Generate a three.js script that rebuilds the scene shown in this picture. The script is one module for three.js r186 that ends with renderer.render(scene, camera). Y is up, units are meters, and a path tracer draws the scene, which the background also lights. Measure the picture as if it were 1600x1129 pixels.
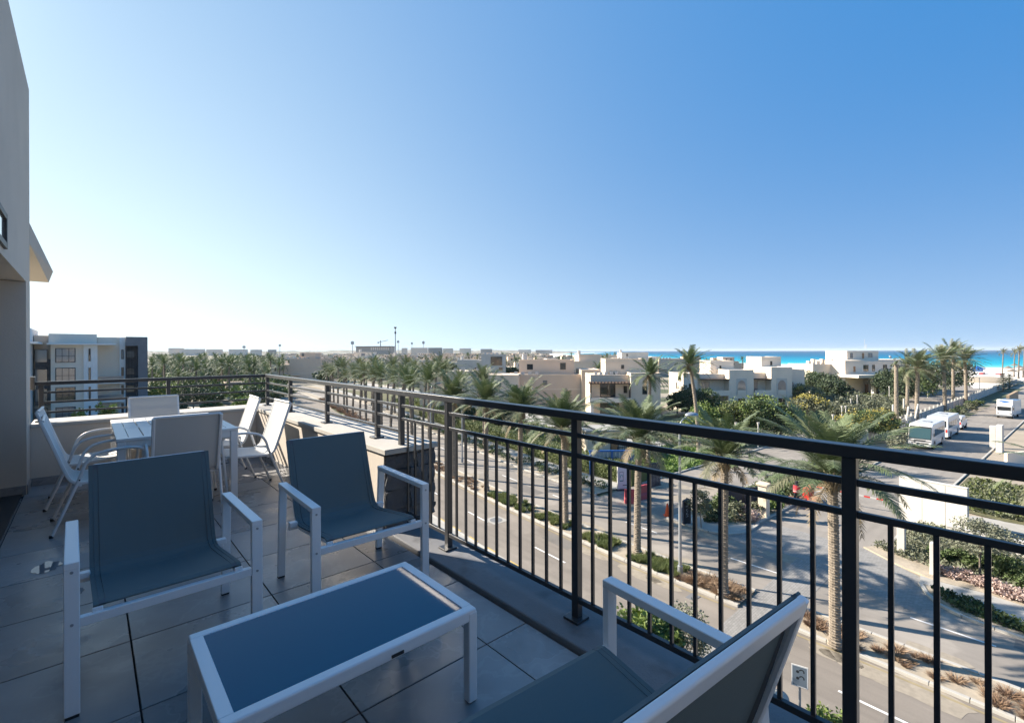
import * as THREE from 'three';
import { mergeGeometries } from 'three/addons/utils/BufferGeometryUtils.js';
import { RoundedBoxGeometry } from 'three/addons/geometries/RoundedBoxGeometry.js';
import { MarchingCubes } from 'three/addons/objects/MarchingCubes.js';

// ---------------------------------------------------------------- camera, sky, sun, exposure
const scene = new THREE.Scene();
const H = 11.4;                       // eye height above the street
const FLOOR = H - 1.5;                // terrace floor
const FPX = 729, ROLL = -0.0036;      // focal length in photograph pixels, slight roll of the camera
const camera = new THREE.PerspectiveCamera(2 * Math.atan(564.5 / FPX) * 180 / Math.PI, 1600 / 1129, 0.05, 40000);
camera.position.set(0, H, 0);
camera.rotation.z = ROLL;
camera.setViewOffset(1600, 1129, 0, 16, 1600, 1129);
camera.updateProjectionMatrix();
const renderer = new THREE.WebGLRenderer();
renderer.toneMapping = THREE.LinearToneMapping;
const EXPOSURE = 2.5;
renderer.toneMappingExposure = EXPOSURE;
renderer.shadowMap.enabled = true;

const SUN_AZ = 69 * Math.PI / 180, SUN_EL = 30 * Math.PI / 180;   // left of the view axis, above the horizon
const SUN = new THREE.Vector3(-Math.sin(SUN_AZ) * Math.cos(SUN_EL), Math.sin(SUN_EL), -Math.cos(SUN_AZ) * Math.cos(SUN_EL));
{
  const W = 1024, HH = 512, data = new Float32Array(W * HH * 4);
  const d = new THREE.Vector3();
  for (let j = 0; j < HH; j++) for (let i = 0; i < W; i++) {
    const lat = ((j + .5) / HH - .5) * Math.PI, lon = ((i + .5) / W - .5) * 2 * Math.PI;
    d.set(Math.cos(lat) * Math.cos(lon), Math.sin(lat), Math.cos(lat) * Math.sin(lon));
    const el = Math.max(0, lat) * 180 / Math.PI, ang = Math.acos(Math.min(1, Math.max(-1, d.dot(SUN)))) * 180 / Math.PI;
    const h = (.46 + .4 * Math.exp(-((ang / 62) ** 2))) * Math.exp(-el / 10.5) + 1.08 * Math.exp(-((ang / 57) ** 2)) * Math.exp(-el / 45) + 1.2 * Math.exp(-((ang / 12) ** 2));
    const o = (j * W + i) * 4, k = 1 / EXPOSURE;
    data[o] = (.01 + h * .93) * k;
    data[o + 1] = (.235 + h * .93) * k;
    data[o + 2] = (.66 + h * .62) * k;
    data[o + 3] = 1;
  }
  const t = new THREE.DataTexture(data, W, HH, THREE.RGBAFormat, THREE.FloatType);
  t.mapping = THREE.EquirectangularReflectionMapping; t.magFilter = THREE.LinearFilter; t.minFilter = THREE.LinearFilter;
  t.colorSpace = THREE.LinearSRGBColorSpace; t.needsUpdate = true;
  scene.background = t; scene.environment = t;
}
const sun = new THREE.DirectionalLight(new THREE.Color(1, .9, .77), 5);
sun.position.copy(SUN).multiplyScalar(200); sun.target.position.set(0, 0, 0);
sun.castShadow = true; sun.shadow.mapSize.set(4096, 4096); sun.shadow.radius = 1;
Object.assign(sun.shadow.camera, { left: -160, right: 160, top: 160, bottom: -160, near: 1, far: 500 });
scene.add(sun, sun.target);

// ---------------------------------------------------------------- helpers
let seed = 12345;
const rnd = () => { seed |= 0; seed = seed + 0x6D2B79F5 | 0; let t = Math.imul(seed ^ seed >>> 15, 1 | seed); t = t + Math.imul(t ^ t >>> 7, 61 | t) ^ t; return ((t ^ t >>> 14) >>> 0) / 4294967296; };
const rr = (a, b) => a + (b - a) * rnd();
const reseed = n => { seed = n; };
const V3 = (x, y, z) => new THREE.Vector3(x, y, z);
const used = {};
const numbered = n => { used[n] = (used[n] || 0) + 1; return used[n] === 1 ? n : n + '_' + String(used[n] - 1).padStart(3, '0'); };
// photograph pixel -> point on the horizontal plane y = lv, or at a given depth
const ray = (px, py) => { const a = (px - 800) / FPX, b = (548.5 - py) / FPX, c = Math.cos(ROLL), s = Math.sin(ROLL); return [a * c - b * s, a * s + b * c]; };
const gp = (px, py, lv = 0) => { const [x, y] = ray(px, py), k = (H - lv) / -y; return V3(x * k, lv, -k); };
const dp = (px, py, z) => { const [x, y] = ray(px, py); return V3(x * z, H + y * z, -z); };

const clean = g => { const n = g.index ? g.toNonIndexed() : g; for (const k of Object.keys(n.attributes)) if (!['position', 'normal', 'uv'].includes(k)) n.deleteAttribute(k); if (!n.attributes.normal) n.computeVertexNormals(); if (!n.attributes.uv) n.setAttribute('uv', new THREE.BufferAttribute(new Float32Array(n.attributes.position.count * 2), 2)); n.groups = []; n.morphAttributes = {}; return n; };
const merge = gs => gs.length === 1 ? clean(gs[0]) : mergeGeometries(gs.map(clean));
// box with uv in metres; b > 0 gives rounded edges
function box(w, h, d, x = 0, y = 0, z = 0, b = 0) {
  const g = b > 0 ? new RoundedBoxGeometry(w, h, d, 1, b) : new THREE.BoxGeometry(w, h, d);
  const n = clean(g), p = n.attributes.position, m = n.attributes.normal, u = n.attributes.uv;
  for (let i = 0; i < p.count; i++) {
    const ax = Math.abs(m.getX(i)), ay = Math.abs(m.getY(i)), az = Math.abs(m.getZ(i));
    if (ay >= ax && ay >= az) u.setXY(i, p.getX(i) + x, p.getZ(i) + z); else if (ax >= az) u.setXY(i, p.getZ(i) + z, p.getY(i) + y); else u.setXY(i, p.getX(i) + x, p.getY(i) + y);
  }
  return n.translate(x, y, z);
}
const boxB = (x0, x1, y0, y1, z0, z1, b = 0) => box(x1 - x0, y1 - y0, z1 - z0, (x0 + x1) / 2, (y0 + y1) / 2, (z0 + z1) / 2, b);
function cyl(r0, r1, h, x, y, z, n = 10) { return clean(new THREE.CylinderGeometry(r1, r0, h, n)).translate(x, y + h / 2, z); }
function bar(a, b, w, h, bev = 0) {                          // box of section w x h from a to b
  const d = b.clone().sub(a), L = d.length(), g = box(w, h, L, 0, 0, 0, bev);
  const q = new THREE.Matrix4().lookAt(V3(0, 0, 0), d, Math.abs(d.y) / L > .99 ? V3(0, 0, 1) : V3(0, 1, 0));
  return g.applyMatrix4(q).translate((a.x + b.x) / 2, (a.y + b.y) / 2, (a.z + b.z) / 2);
}
function rod(a, b, r0, r1 = r0, n = 8) {
  const d = b.clone().sub(a), L = d.length(), g = clean(new THREE.CylinderGeometry(r1, r0, L, n));
  return g.applyQuaternion(new THREE.Quaternion().setFromUnitVectors(V3(0, 1, 0), d.normalize())).translate((a.x + b.x) / 2, (a.y + b.y) / 2, (a.z + b.z) / 2);
}
const tube = (pts, r, seg = 24, n = 8, tension = .5) => clean(new THREE.TubeGeometry(new THREE.CatmullRomCurve3(pts, false, 'catmullrom', tension), seg, r, n, false));
function tris(pos, uv) { const g = new THREE.BufferGeometry(); g.setAttribute('position', new THREE.Float32BufferAttribute(pos, 3)); if (uv) g.setAttribute('uv', new THREE.Float32BufferAttribute(uv, 2)); g.computeVertexNormals(); return clean(g); }

const shade = m => { m.castShadow = true; m.receiveShadow = true; return m; };
function tag(o, label, category, group, kind) { o.userData = {}; if (label) o.userData.label = label; if (category) o.userData.category = category; if (group) o.userData.group = group; if (kind) o.userData.kind = kind; return o; }
function part(name, geos, mat, parent) { const m = shade(new THREE.Mesh(Array.isArray(geos) ? merge(geos) : geos, mat)); m.name = name; parent.add(m); return m; }
function thing(name, label, category, pos = V3(0, 0, 0), ry = 0, group) { const o = new THREE.Group(); o.name = numbered(name); o.position.copy(pos); o.rotation.y = ry; tag(o, label, category, group); scene.add(o); return o; }
function single(name, geos, mat, label, category, group, pos) { const m = part(numbered(name), geos, mat, scene); if (pos) m.position.copy(pos); return tag(m, label, category, group); }
function struct(name, geos, mat) { const m = part(numbered(name), geos, mat, scene); return tag(m, null, null, null, 'structure'); }
function copy(o, pos, ry, label, group, sc) { const c = o.clone(); c.name = numbered(o.name.replace(/_\d{3}$/, '')); c.userData = { ...o.userData }; if (pos) c.position.copy(pos); if (ry !== undefined) c.rotation.set(0, ry, 0); if (label) c.userData.label = label; if (group) c.userData.group = group; if (sc) c.scale.setScalar(sc); scene.add(c); return c; }

// ---------------------------------------------------------------- textures and materials
const hash = (x, y, s) => { let h = Math.imul(x, 374761393) + Math.imul(y, 668265263) + Math.imul(s, 1442695041); h = Math.imul(h ^ h >>> 13, 1274126177); return ((h ^ h >>> 16) >>> 0) / 4294967296; };
function vnoise(x, y, per, s) { const xi = Math.floor(x), yi = Math.floor(y), fx = x - xi, fy = y - yi, u = fx * fx * (3 - 2 * fx), v = fy * fy * (3 - 2 * fy), w = n => ((n % per) + per) % per; const a = hash(w(xi), w(yi), s), b = hash(w(xi + 1), w(yi), s), c = hash(w(xi), w(yi + 1), s), d = hash(w(xi + 1), w(yi + 1), s); return a + (b - a) * u + (c - a) * v + (a - b - c + d) * u * v; }
const fbm = (x, y, per, s, oct = 4) => { let a = .5, t = 0, f = 1, n = 0; for (let i = 0; i < oct; i++) { t += a * vnoise(x * f, y * f, per * f, s + i * 7); n += a; a *= .55; f *= 2; } return t / n; };
function tex(size, metres, fn, srgb = true) {              // fn(u, v) in 0..1 -> [r, g, b] linear
  const d = new Uint8Array(size * size * 4), e = srgb ? v => 255 * (v <= .0031308 ? 12.92 * v : 1.055 * Math.pow(v, 1 / 2.4) - .055) : v => 255 * v;
  for (let j = 0; j < size; j++) for (let i = 0; i < size; i++) { const c = fn(i / size, j / size), o = (j * size + i) * 4; for (let k = 0; k < 3; k++) d[o + k] = Math.max(0, Math.min(255, e(Math.max(0, c[k])))); d[o + 3] = 255; }
  const t = new THREE.DataTexture(d, size, size); t.wrapS = t.wrapT = THREE.RepeatWrapping; t.magFilter = THREE.LinearFilter; t.minFilter = THREE.LinearMipmapLinearFilter; t.generateMipmaps = true; if (srgb) t.colorSpace = THREE.SRGBColorSpace; t.repeat.set(1 / metres, 1 / metres); t.needsUpdate = true; return t;
}
const mul = (c, k) => [c[0] * k, c[1] * k, c[2] * k], mixc = (a, b, t) => [a[0] + (b[0] - a[0]) * t, a[1] + (b[1] - a[1]) * t, a[2] + (b[2] - a[2]) * t];
const C = (r, g, b) => new THREE.Color().setRGB(r, g, b);
const std = (r, g, b, rough = .8, extra = {}) => new THREE.MeshStandardMaterial({ color: C(r, g, b), roughness: rough, ...extra });
const M = {};
function mottled(base, amp, size, metres, per, s, rough, bump = 0, spots) {
  const map = tex(size, metres, (u, v) => { const n = fbm(u * per, v * per, per, s, 6), f = hash(u * size | 0, v * size | 0, s + 3); let c = mul(base, 1 + amp * (n - .5) * 2 + amp * .35 * (f - .5)); if (spots) c = spots(c, u, v); return c; });
  const m = new THREE.MeshStandardMaterial({ map, roughness: rough });
  if (bump) { m.bumpMap = tex(size, metres, (u, v) => { const n = fbm(u * per * 4, v * per * 4, per * 4, s + 50, 5) * .7 + .3 * hash(u * size | 0, v * size | 0, s + 9); return [n, n, n]; }, false); m.bumpScale = bump; }
  return m;
}
M.plaster = mottled([.46, .42, .37], .1, 512, 3, 4, 1, .9, .004);
M.wallPlaster = mottled([.54, .48, .41], .1, 512, 2.6, 5, 2, .9, .003);
M.villaA = mottled([.7, .58, .45], .07, 256, 6, 4, 3, .9);
M.villaB = mottled([.77, .67, .55], .06, 256, 6, 4, 4, .9);
M.villaC = mottled([.64, .51, .39], .07, 256, 6, 4, 5, .9);
M.bright = mottled([.78, .76, .72], .08, 256, 4, 4, 61, .85);
M.whitewash = mottled([.56, .535, .49], .14, 256, 4, 4, 6, .85);
M.greyClad = mottled([.17, .175, .185], .12, 256, 3, 6, 7, .8);
M.stone = mottled([.13, .13, .135], .35, 512, .9, 4, 8, .9, .03);
M.concrete = mottled([.17, .172, .18], .22, 512, 1.6, 4, 9, .75, .004, (c, u, v) => { const n = fbm(u * 9, v * 9, 9, 77, 4); return n > .6 ? mul(c, 1 - (n - .6) * 1.6) : c; });
M.cap = mottled([.44, .415, .375], .1, 512, 1.5, 5, 10, .8, .003);
M.asphalt = mottled([.215, .188, .16], .2, 512, 14, 5, 11, .92, .006, (c, u, v) => { const n = fbm(u * 40, v * 6, 40, 31, 3), p = fbm(u * 3, v * 3, 3, 21, 5); return mul(c, 1 + (n - .5) * .34 + (p > .58 ? Math.min(.16, (p - .58) * 3) : 0)); });
M.asphaltGrey = mottled([.24, .215, .186], .2, 512, 11, 4, 12, .92, .006, (c, u, v) => { const n = fbm(u * 30, v * 5, 30, 33, 3), p = fbm(u * 4, v * 4, 4, 25, 5); return mul(c, 1 + (n - .5) * .3 + (p > .58 ? Math.min(.18, (p - .58) * 3) : 0)); });
M.pavers = mottled([.25, .24, .225], .1, 512, 2, 4, 13, .9, .004, (c, u, v) => { const r = Math.floor(v * 20), x = (u * 10 + (r % 2) * .5) % 1, y = (v * 20) % 1; return x < .06 || y < .1 ? mul(c, .62) : mul(c, .9 + .25 * hash((u * 10 + (r % 2) * .5) | 0, r, 5)); });
M.sidewalk = mottled([.36, .345, .315], .18, 512, 3, 5, 14, .9, .003);
M.kerb = mottled([.42, .4, .36], .12, 256, 1.5, 5, 15, .9);
M.sand = mottled([.34, .285, .215], .2, 512, 9, 6, 16, 1, .02);
M.dirt = mottled([.37, .315, .24], .28, 512, 4, 6, 17, 1, .02);
M.land = mottled([.3, .26, .2], .35, 512, 240, 10, 18, 1, 0, (c, u, v) => { const n = fbm(u * 24, v * 24, 24, 99, 5); return n > .5 ? mixc(c, [.085, .1, .05], Math.min(1, (n - .5) * 9)) : c; });
M.beach = mottled([.72, .67, .59], .06, 512, 25, 6, 19, 1);
M.lawn = mottled([.085, .13, .035], .45, 512, 3.5, 8, 20, 1, .02);
M.scrub = mottled([.12, .115, .055], .5, 512, 5, 9, 21, 1, .03);
M.bark = mottled([.27, .225, .175], .4, 256, .8, 5, 22, 1, .02);
M.barkOld = mottled([.2, .165, .13], .35, 256, .8, 5, 23, 1, .02);
M.hill = mottled([.3, .28, .24], .25, 512, 300, 8, 24, 1, 0, (c, u, v) => { const n = fbm(u * 20, v * 20, 20, 91, 5); return n > .52 ? mixc(c, [.1, .12, .08], .8) : c; });
// furniture
M.white = new THREE.MeshPhysicalMaterial({ color: C(.78, .8, .82), roughness: .42, metalness: 0, clearcoat: .15, clearcoatRoughness: .4 });
M.whiteTube = std(.7, .7, .69, .35);
M.black = new THREE.MeshPhysicalMaterial({ color: C(.036, .037, .04), roughness: .32, sheen: .4, sheenColor: C(.85, .84, .8), sheenRoughness: .5 });
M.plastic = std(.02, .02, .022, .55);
{
  const weave = (a, b, n, amp) => tex(256, .06, (u, v) => { const x = Math.sin(u * Math.PI * 2 * n), y = Math.sin(v * Math.PI * 2 * n), k = (x * y > 0 ? 1 : 0) * .5 + .5 * hash(u * 256 | 0, v * 256 | 0, 4); return mixc(a, b, k * amp); });
  M.sling = new THREE.MeshStandardMaterial({ map: weave([.078, .112, .12], [.14, .18, .188], 16, 1), roughness: .75 });
  M.textile = new THREE.MeshPhysicalMaterial({ map: weave([.5, .49, .46], [.68, .67, .64], 16, 1), roughness: .85, transmission: .18, thickness: 0 });
  M.slingHem = std(.1, .115, .13, .7);
}
M.tile = [0, 1, 2, 3].map(i => {
  const base = mul([.27, .268, .27], .86 + .08 * i), s = 200 + i * 13;
  const vein = (u, v) => Math.abs(fbm(u * 3 + .6 * fbm(u * 4, v * 4, 4, s, 3), v * 3, 3, s + 5, 5) - .5);
  const map = tex(512, .7, (u, v) => { const n = fbm(u * 4, v * 4, 4, s + 1, 6), k = vein(u, v); const w = fbm(u * 2 + .3 * fbm(u * 6, v * 6, 6, s + 8, 3), v * 2, 2, s + 7, 5), ring = Math.abs(w - .55); return mul(base, .8 + .36 * n + (k < .02 ? .1 : 0) - (w > .55 ? .1 : 0) + (ring < .012 ? .14 : 0)); });
  const rough = tex(512, .7, (u, v) => { const n = fbm(u * 3, v * 3, 3, s + 2, 5); const w = fbm(u * 2 + .3 * fbm(u * 6, v * 6, 6, s + 8, 3), v * 2, 2, s + 7, 5); const r = (w > .55 ? .16 : .25) + .25 * n; return [r, r, r]; }, false);
  return new THREE.MeshStandardMaterial({ map, roughnessMap: rough, roughness: 1 });
});
M.grout = std(.03, .03, .032, .95);
M.tableGlass = new THREE.MeshPhysicalMaterial({ color: C(.004, .115, .2), roughness: .04, specularIntensity: .22 });
M.puddle = new THREE.MeshPhysicalMaterial({ color: C(.18, .182, .19), roughness: .02, ior: 1.33 });
M.glass = new THREE.MeshPhysicalMaterial({ color: C(.025, .03, .035), roughness: .05, clearcoat: 1, clearcoatRoughness: .03 });
M.glassPale = new THREE.MeshPhysicalMaterial({ color: C(.2, .2, .2), roughness: .1, clearcoat: 1, clearcoatRoughness: .05 });
M.frameDark = std(.03, .032, .035, .5);
M.woodDark = std(.075, .045, .03, .7);
M.doorWood = std(.4, .2, .09, .6);
M.metalGrey = std(.36, .38, .4, .4, { metalness: .5 });
M.paint = std(.72, .71, .68, .8);
M.paintWhite = new THREE.MeshPhysicalMaterial({ color: C(.74, .74, .73), roughness: .35, clearcoat: .6, clearcoatRoughness: .15 });
M.yellow = std(.5, .36, .12, .85);
M.rubber = std(.02, .02, .02, .9);
M.navy = std(.016, .024, .045, .6);
M.blue = std(.02, .13, .42, .5);
M.redPlastic = std(.42, .06, .07, .5);
M.redBright = std(.62, .03, .02, .5);
M.orange = std(.75, .1, .02, .5);
M.redTile = std(.34, .15, .09, .8);
// leaves
const leaf = (r, g, b, t = .28) => new THREE.MeshPhysicalMaterial({ color: C(r, g, b), roughness: .75, side: THREE.DoubleSide, transmission: t, thickness: 0 });
M.frond = [leaf(.105, .15, .055), leaf(.135, .17, .07), leaf(.085, .125, .05), leaf(.19, .19, .11)];
M.frondFar = M.frond;
M.frondDry = leaf(.26, .2, .12, .15);
M.leafMid = leaf(.085, .13, .032); M.leafBright = leaf(.15, .21, .035); M.leafDark = leaf(.045, .075, .025); M.leafOlive = leaf(.15, .165, .095); M.leafCitrus = leaf(.1, .125, .025); M.leafGrey = leaf(.2, .21, .14);
M.leafDry = leaf(.25, .12, .06, .1); M.leafPink = leaf(.5, .38, .33, .2); M.leafGold = leaf(.3, .26, .05, .2);
M.fruit = std(.55, .22, .02, .5);

// ---------------------------------------------------------------- the terrace: u runs along the railing away from the camera, v across towards the street
const TH = Math.asin(.6713), TU = V3(-Math.sin(TH), 0, -Math.cos(TH)), TV = V3(Math.cos(TH), 0, -Math.sin(TH));
const T = (u, v, y = 0) => V3(TU.x * u + TV.x * v, FLOOR + y, TU.z * u + TV.z * v);
// terrace meshes are modelled as x = v, y = height over the floor, z = -u
const tb = (u0, u1, v0, v1, y0, y1, b = 0) => boxB(v0, v1, y0, y1, -u1, -u0, b);
const ORIGIN = V3(0, FLOOR, 0);
const place = o => { o.position.copy(ORIGIN); o.rotation.y = TH; return o; };
const tstruct = (name, geos, mat) => place(struct(name, geos, mat));
const V_EDGE = 1.794, V_RAIL = 1.957, U_END = 7.52, U_RAIL = 7.7, V_WALL = -.5, Y_PAR = .70;

const slab = tstruct('terrace_floor', [tb(-3.2, U_END, -2.6, V_EDGE, -.25, -.012)], M.grout);
{
  const gu = .638, gv = .675, j = .0035, variants = {};
  for (let a = -5; a < 13; a++) for (let b = -5; b < 4; b++) {
    const u0 = Math.max(-3.2, 1.863 + (a - 3) * gu + j), u1 = Math.min(U_END, 1.863 + (a - 2) * gu - j), v0 = .155 + (b - 1) * gv + j, v1 = Math.min(V_EDGE - .012, .155 + b * gv - j);
    if (u1 - u0 < .04 || v1 - v0 < .04 || v0 < -2.2) continue;
    if (v1 < V_WALL + .12 && u1 > 7.0) continue;
    const w = v1 - v0, d = u1 - u0, key = w.toFixed(3) + d.toFixed(3);
    const g = variants[key] || (variants[key] = clean(new RoundedBoxGeometry(w, .016, d, 1, .0022)));
    const i = (a * 7 + b * 13 + 70) % 4, uvk = 'g' + key + i + ((a + b) & 1);
    const gg = variants[uvk] || (variants[uvk] = (() => { const q = g.clone(), p = q.attributes.position, uu = q.attributes.uv; const ox = i * .3, oz = i * .17 + ((a + b) & 1) * .4; for (let k = 0; k < p.count; k++) uu.setXY(k, p.getX(k) + ox, p.getZ(k) + oz); return q; })());
    const t = part('tile', gg, M.tile[i], slab); t.position.set((v0 + v1) / 2, -.008 + .0006 * ((a * 3 + b * 5) % 3), -(u0 + u1) / 2);
  }
}
// concrete upstand that carries the railing, and the low walls
tstruct('railing_kerb', [tb(-3.2, 3.52, V_EDGE + .004, 2.12, -.3, .03, .012)], M.concrete);
// the side wall: plastered inside, stone clad on its end and street side, with a cap
const sideWall = tstruct('side_parapet', [tb(3.56, U_RAIL + .3, V_EDGE, 2.2, -.6, Y_PAR - .045)], M.wallPlaster);
part('cap', tb(3.5, U_RAIL + .34, V_EDGE - .02, 2.29, Y_PAR - .045, Y_PAR, .006), M.cap, sideWall);
part('skirting', tb(3.56, U_END, V_EDGE - .012, V_EDGE + .002, .001, .09, .003), M.tile[1], sideWall);
{
  reseed(41); const geos = [];
  // rough stone blocks of the end face and the street face
  const block = (u0, u1, v0, v1, y0, y1) => { const g = clean(new THREE.BoxGeometry(v1 - v0, y1 - y0, u1 - u0, 3, 3, 3)), p = g.attributes.position; for (let i = 0; i < p.count; i++) { const k = (a, s) => (hash(Math.round((p.getX(i) + 3) * 997), Math.round((p.getY(i) + 3) * 991 + a * 77), Math.round((p.getZ(i) + 3) * 983) + s) - .5) * .022; p.setXYZ(i, p.getX(i) + k(1, 1), p.getY(i) + k(2, 5) * .6, p.getZ(i) + k(3, 9)); } const uv = g.attributes.uv; for (let i = 0; i < p.count; i++) uv.setXY(i, p.getX(i) + u0 + y0 * 1.7 + v0, p.getY(i) + y0 + v0); g.computeVertexNormals(); return g.translate((v0 + v1) / 2, (y0 + y1) / 2, -(u0 + u1) / 2); };
  for (let y = -.55; y < Y_PAR - .05;) {
    const h = Math.min(rr(.09, .2), Y_PAR - .048 - y);
    for (let v = V_EDGE + .004; v < 2.26;) { const w = Math.min(rr(.16, .3), 2.262 - v); if (w > .03) part('stone_block', block(3.515 + rr(0, .012), 3.56, v, v + w - .006, y, y + h - .006), M.stone, sideWall); v += w; }
    y += h;
  }
}
tstruct('parapet_cladding', [tb(3.56, U_RAIL + .3, 2.202, 2.26, -.6, Y_PAR - .047)], M.stone);
const backWall = tstruct('back_parapet', [tb(U_END, U_RAIL + .3, V_WALL + .002, V_EDGE - .002, -.6, Y_PAR - .045)], M.wallPlaster);
part('cap', tb(U_END - .02, U_RAIL + .34, V_WALL + .002, V_EDGE - .024, Y_PAR - .045, Y_PAR - .003, .006), M.cap, backWall);
part('skirting', tb(U_END - .012, U_END - .001, V_WALL + .01, V_EDGE - .014, .001, .09, .003), M.tile[1], backWall);

// the house itself: street front below, pier, upper storey over the recess, recess walls and soffit
{
  const b = thing('apartment_house', 'beige plastered apartment house wall beside the terrace with an overhanging upper storey', 'building'); place(b);
  part('wall', [tb(-12, U_RAIL + .3, -12, 2.0, -FLOOR, -.61)], M.plaster, b);
  part('pier', [tb(7.13, 7.56, -3.0, V_WALL, -.6, 2.255)], M.wallPlaster, b);
  part('upper_wall', [tb(-3.2, 7.56, -5.5, V_WALL - .001, 2.26, 4.47)], M.wallPlaster, b);
  for (const u of [6.3, 6.86]) part('downlight', tb(u, u + .06, -1.05, -.97, 2.246, 2.258), M.frameDark, b);
  part('recess_wall', [tb(-3.2, 7.129, -3.0, -2.6, -.2, 2.255)], M.wallPlaster, b);
  part('skirting', [tb(7.118, 7.129, -2.59, V_WALL - .004, .001, .1, .003), tb(7.129, 7.5, V_WALL + .001, V_WALL + .011, .001, .1, .003)], M.tile[1], b);
  const w = part('window', [tb(4.4, 5.43, V_WALL - .004, V_WALL + .02, 2.32, 2.37, .004), tb(4.4, 5.43, V_WALL - .004, V_WALL + .02, 2.55, 2.6, .004), tb(5.38, 5.432, V_WALL - .004, V_WALL + .021, 2.321, 2.599, .004), tb(4.398, 4.45, V_WALL - .004, V_WALL + .021, 2.321, 2.599, .004)], M.frameDark, b);
  part('pane', tb(4.45, 5.38, V_WALL - .002, V_WALL + .006, 2.37, 2.55), M.glassPale, w);
  // sloping canopy on the far side of the pier
  const cg = (() => { const P = [[7.57, -.5, 2.73], [7.57, -.5, 2.965], [7.57, -3, 2.965], [7.57, -3, 2.73], [9.34, -.43, 2.5], [9.34, -.385, 2.66], [9.34, -3, 2.66], [9.34, -3, 2.5]].map(([u, v, y]) => [v, y, -u]), q = (a, b, c, d) => [...P[a], ...P[b], ...P[c], ...P[a], ...P[c], ...P[d]]; const g = tris([...q(0, 1, 5, 4), ...q(1, 2, 6, 5), ...q(0, 4, 7, 3), ...q(4, 5, 6, 7), ...q(0, 3, 2, 1)]), p = g.attributes.position, n = g.attributes.normal, u = g.attributes.uv; for (let i = 0; i < p.count; i++) u.setXY(i, p.getZ(i), Math.abs(n.getY(i)) > .6 ? p.getX(i) : p.getY(i)); return g; })();
  part('canopy', cg, M.plaster, b);
  part('end_wall', [tb(-3.6, -3.2, -3.0, 2.1, -.3, 4.47)], M.wallPlaster, b);
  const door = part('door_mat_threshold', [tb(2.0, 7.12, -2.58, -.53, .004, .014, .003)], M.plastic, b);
}

// ---------------------------------------------------------------- railings
const PW = .043;
function railing(label) { return place(thing('balcony_railing', label, 'railing', ORIGIN, TH)); }
{
  const r = railing('black metal railing with upright balusters along the street side of the terrace');
  const yTop = 1.5 - .333, yB1 = 1.5 - .45, yB2 = 1.5 - .561, yB3 = 1.5 - .672, yBot = 1.5 - 1.348, v = V_RAIL, U0 = -1.95;
  part('top_rail', tb(U0, U_RAIL + .03, v, v + .06, yTop - .042, yTop, .004), M.black, r);
  const posts = [-.828, .4195, 1.667, 2.907, 3.614, 4.064, 5.305, 6.605, U_RAIL];
  posts.forEach((u, i) => {
    const wall = i >= 5, y0 = wall ? Y_PAR : i === 4 ? .03 : .03;
    part('post', tb(u - PW / 2, u + PW / 2, v + .008, v + .008 + PW, y0 + .01, yTop - .041, .003), M.black, r);
    part('base_plate', tb(u - .05, u + .05, v - .028, v + .072, y0, y0 + .014, .002), M.black, r);
  });
  const bars = (a, b, y) => part('rail_bar', tb(a + PW / 2, b - PW / 2, v + .014, v + .034, y - .024, y, .002), M.black, r);
  const all = [U0, ...posts];
  for (let i = 0; i < all.length - 1; i++) {
    const a = all[i], b = all[i + 1], low = b < 3.7;
    bars(a, b, yB1); bars(a, b, yB2);
    if (!low) bars(a, b, yB3);
    else {
      part('bottom_rail', tb(a + PW / 2, b - PW / 2, v + .012, v + .036, yBot - .028, yBot, .002), M.black, r);
      const n = Math.round((b - a) / .1135) - 1;
      for (let k = 1; k <= n; k++) { const u = a + (b - a) * k / (n + 1); part('baluster', tb(u - .0075, u + .0075, v + .0165, v + .0315, yBot - .002, yB2 - .02), M.black, r); }
    }
  }
}
{
  const r = railing('black metal railing with three level bars on the end wall of the terrace');
  const yTop = 1.5 - .335, u = U_RAIL, v0 = V_WALL + .03;
  part('top_rail', tb(u, u + .055, v0, V_RAIL - .004, yTop - .042, yTop, .004), M.black, r);
  part('wall_bracket', tb(u - .03, u + .09, V_WALL - .02, V_WALL + .03, yTop - .09, yTop + .06, .004), M.black, r);
  const posts = [-.42, .78];
  posts.forEach(v => { part('post', tb(u + .008, u + .008 + PW, v - PW / 2, v + PW / 2, Y_PAR + .01, yTop - .041, .003), M.black, r); part('base_plate', tb(u - .03, u + .07, v - .05, v + .05, Y_PAR - .003, Y_PAR + .012, .002), M.black, r); });
  for (const [a, b] of [[-.42, .78], [.78, V_RAIL + .008]]) for (let k = 1; k <= 3; k++) part('rail_bar', tb(u + .014, u + .034, a + PW / 2, b - (b > 1 ? 0 : PW / 2), yTop - .117 * k - .024, yTop - .117 * k, .002), M.black, r);
}

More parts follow.
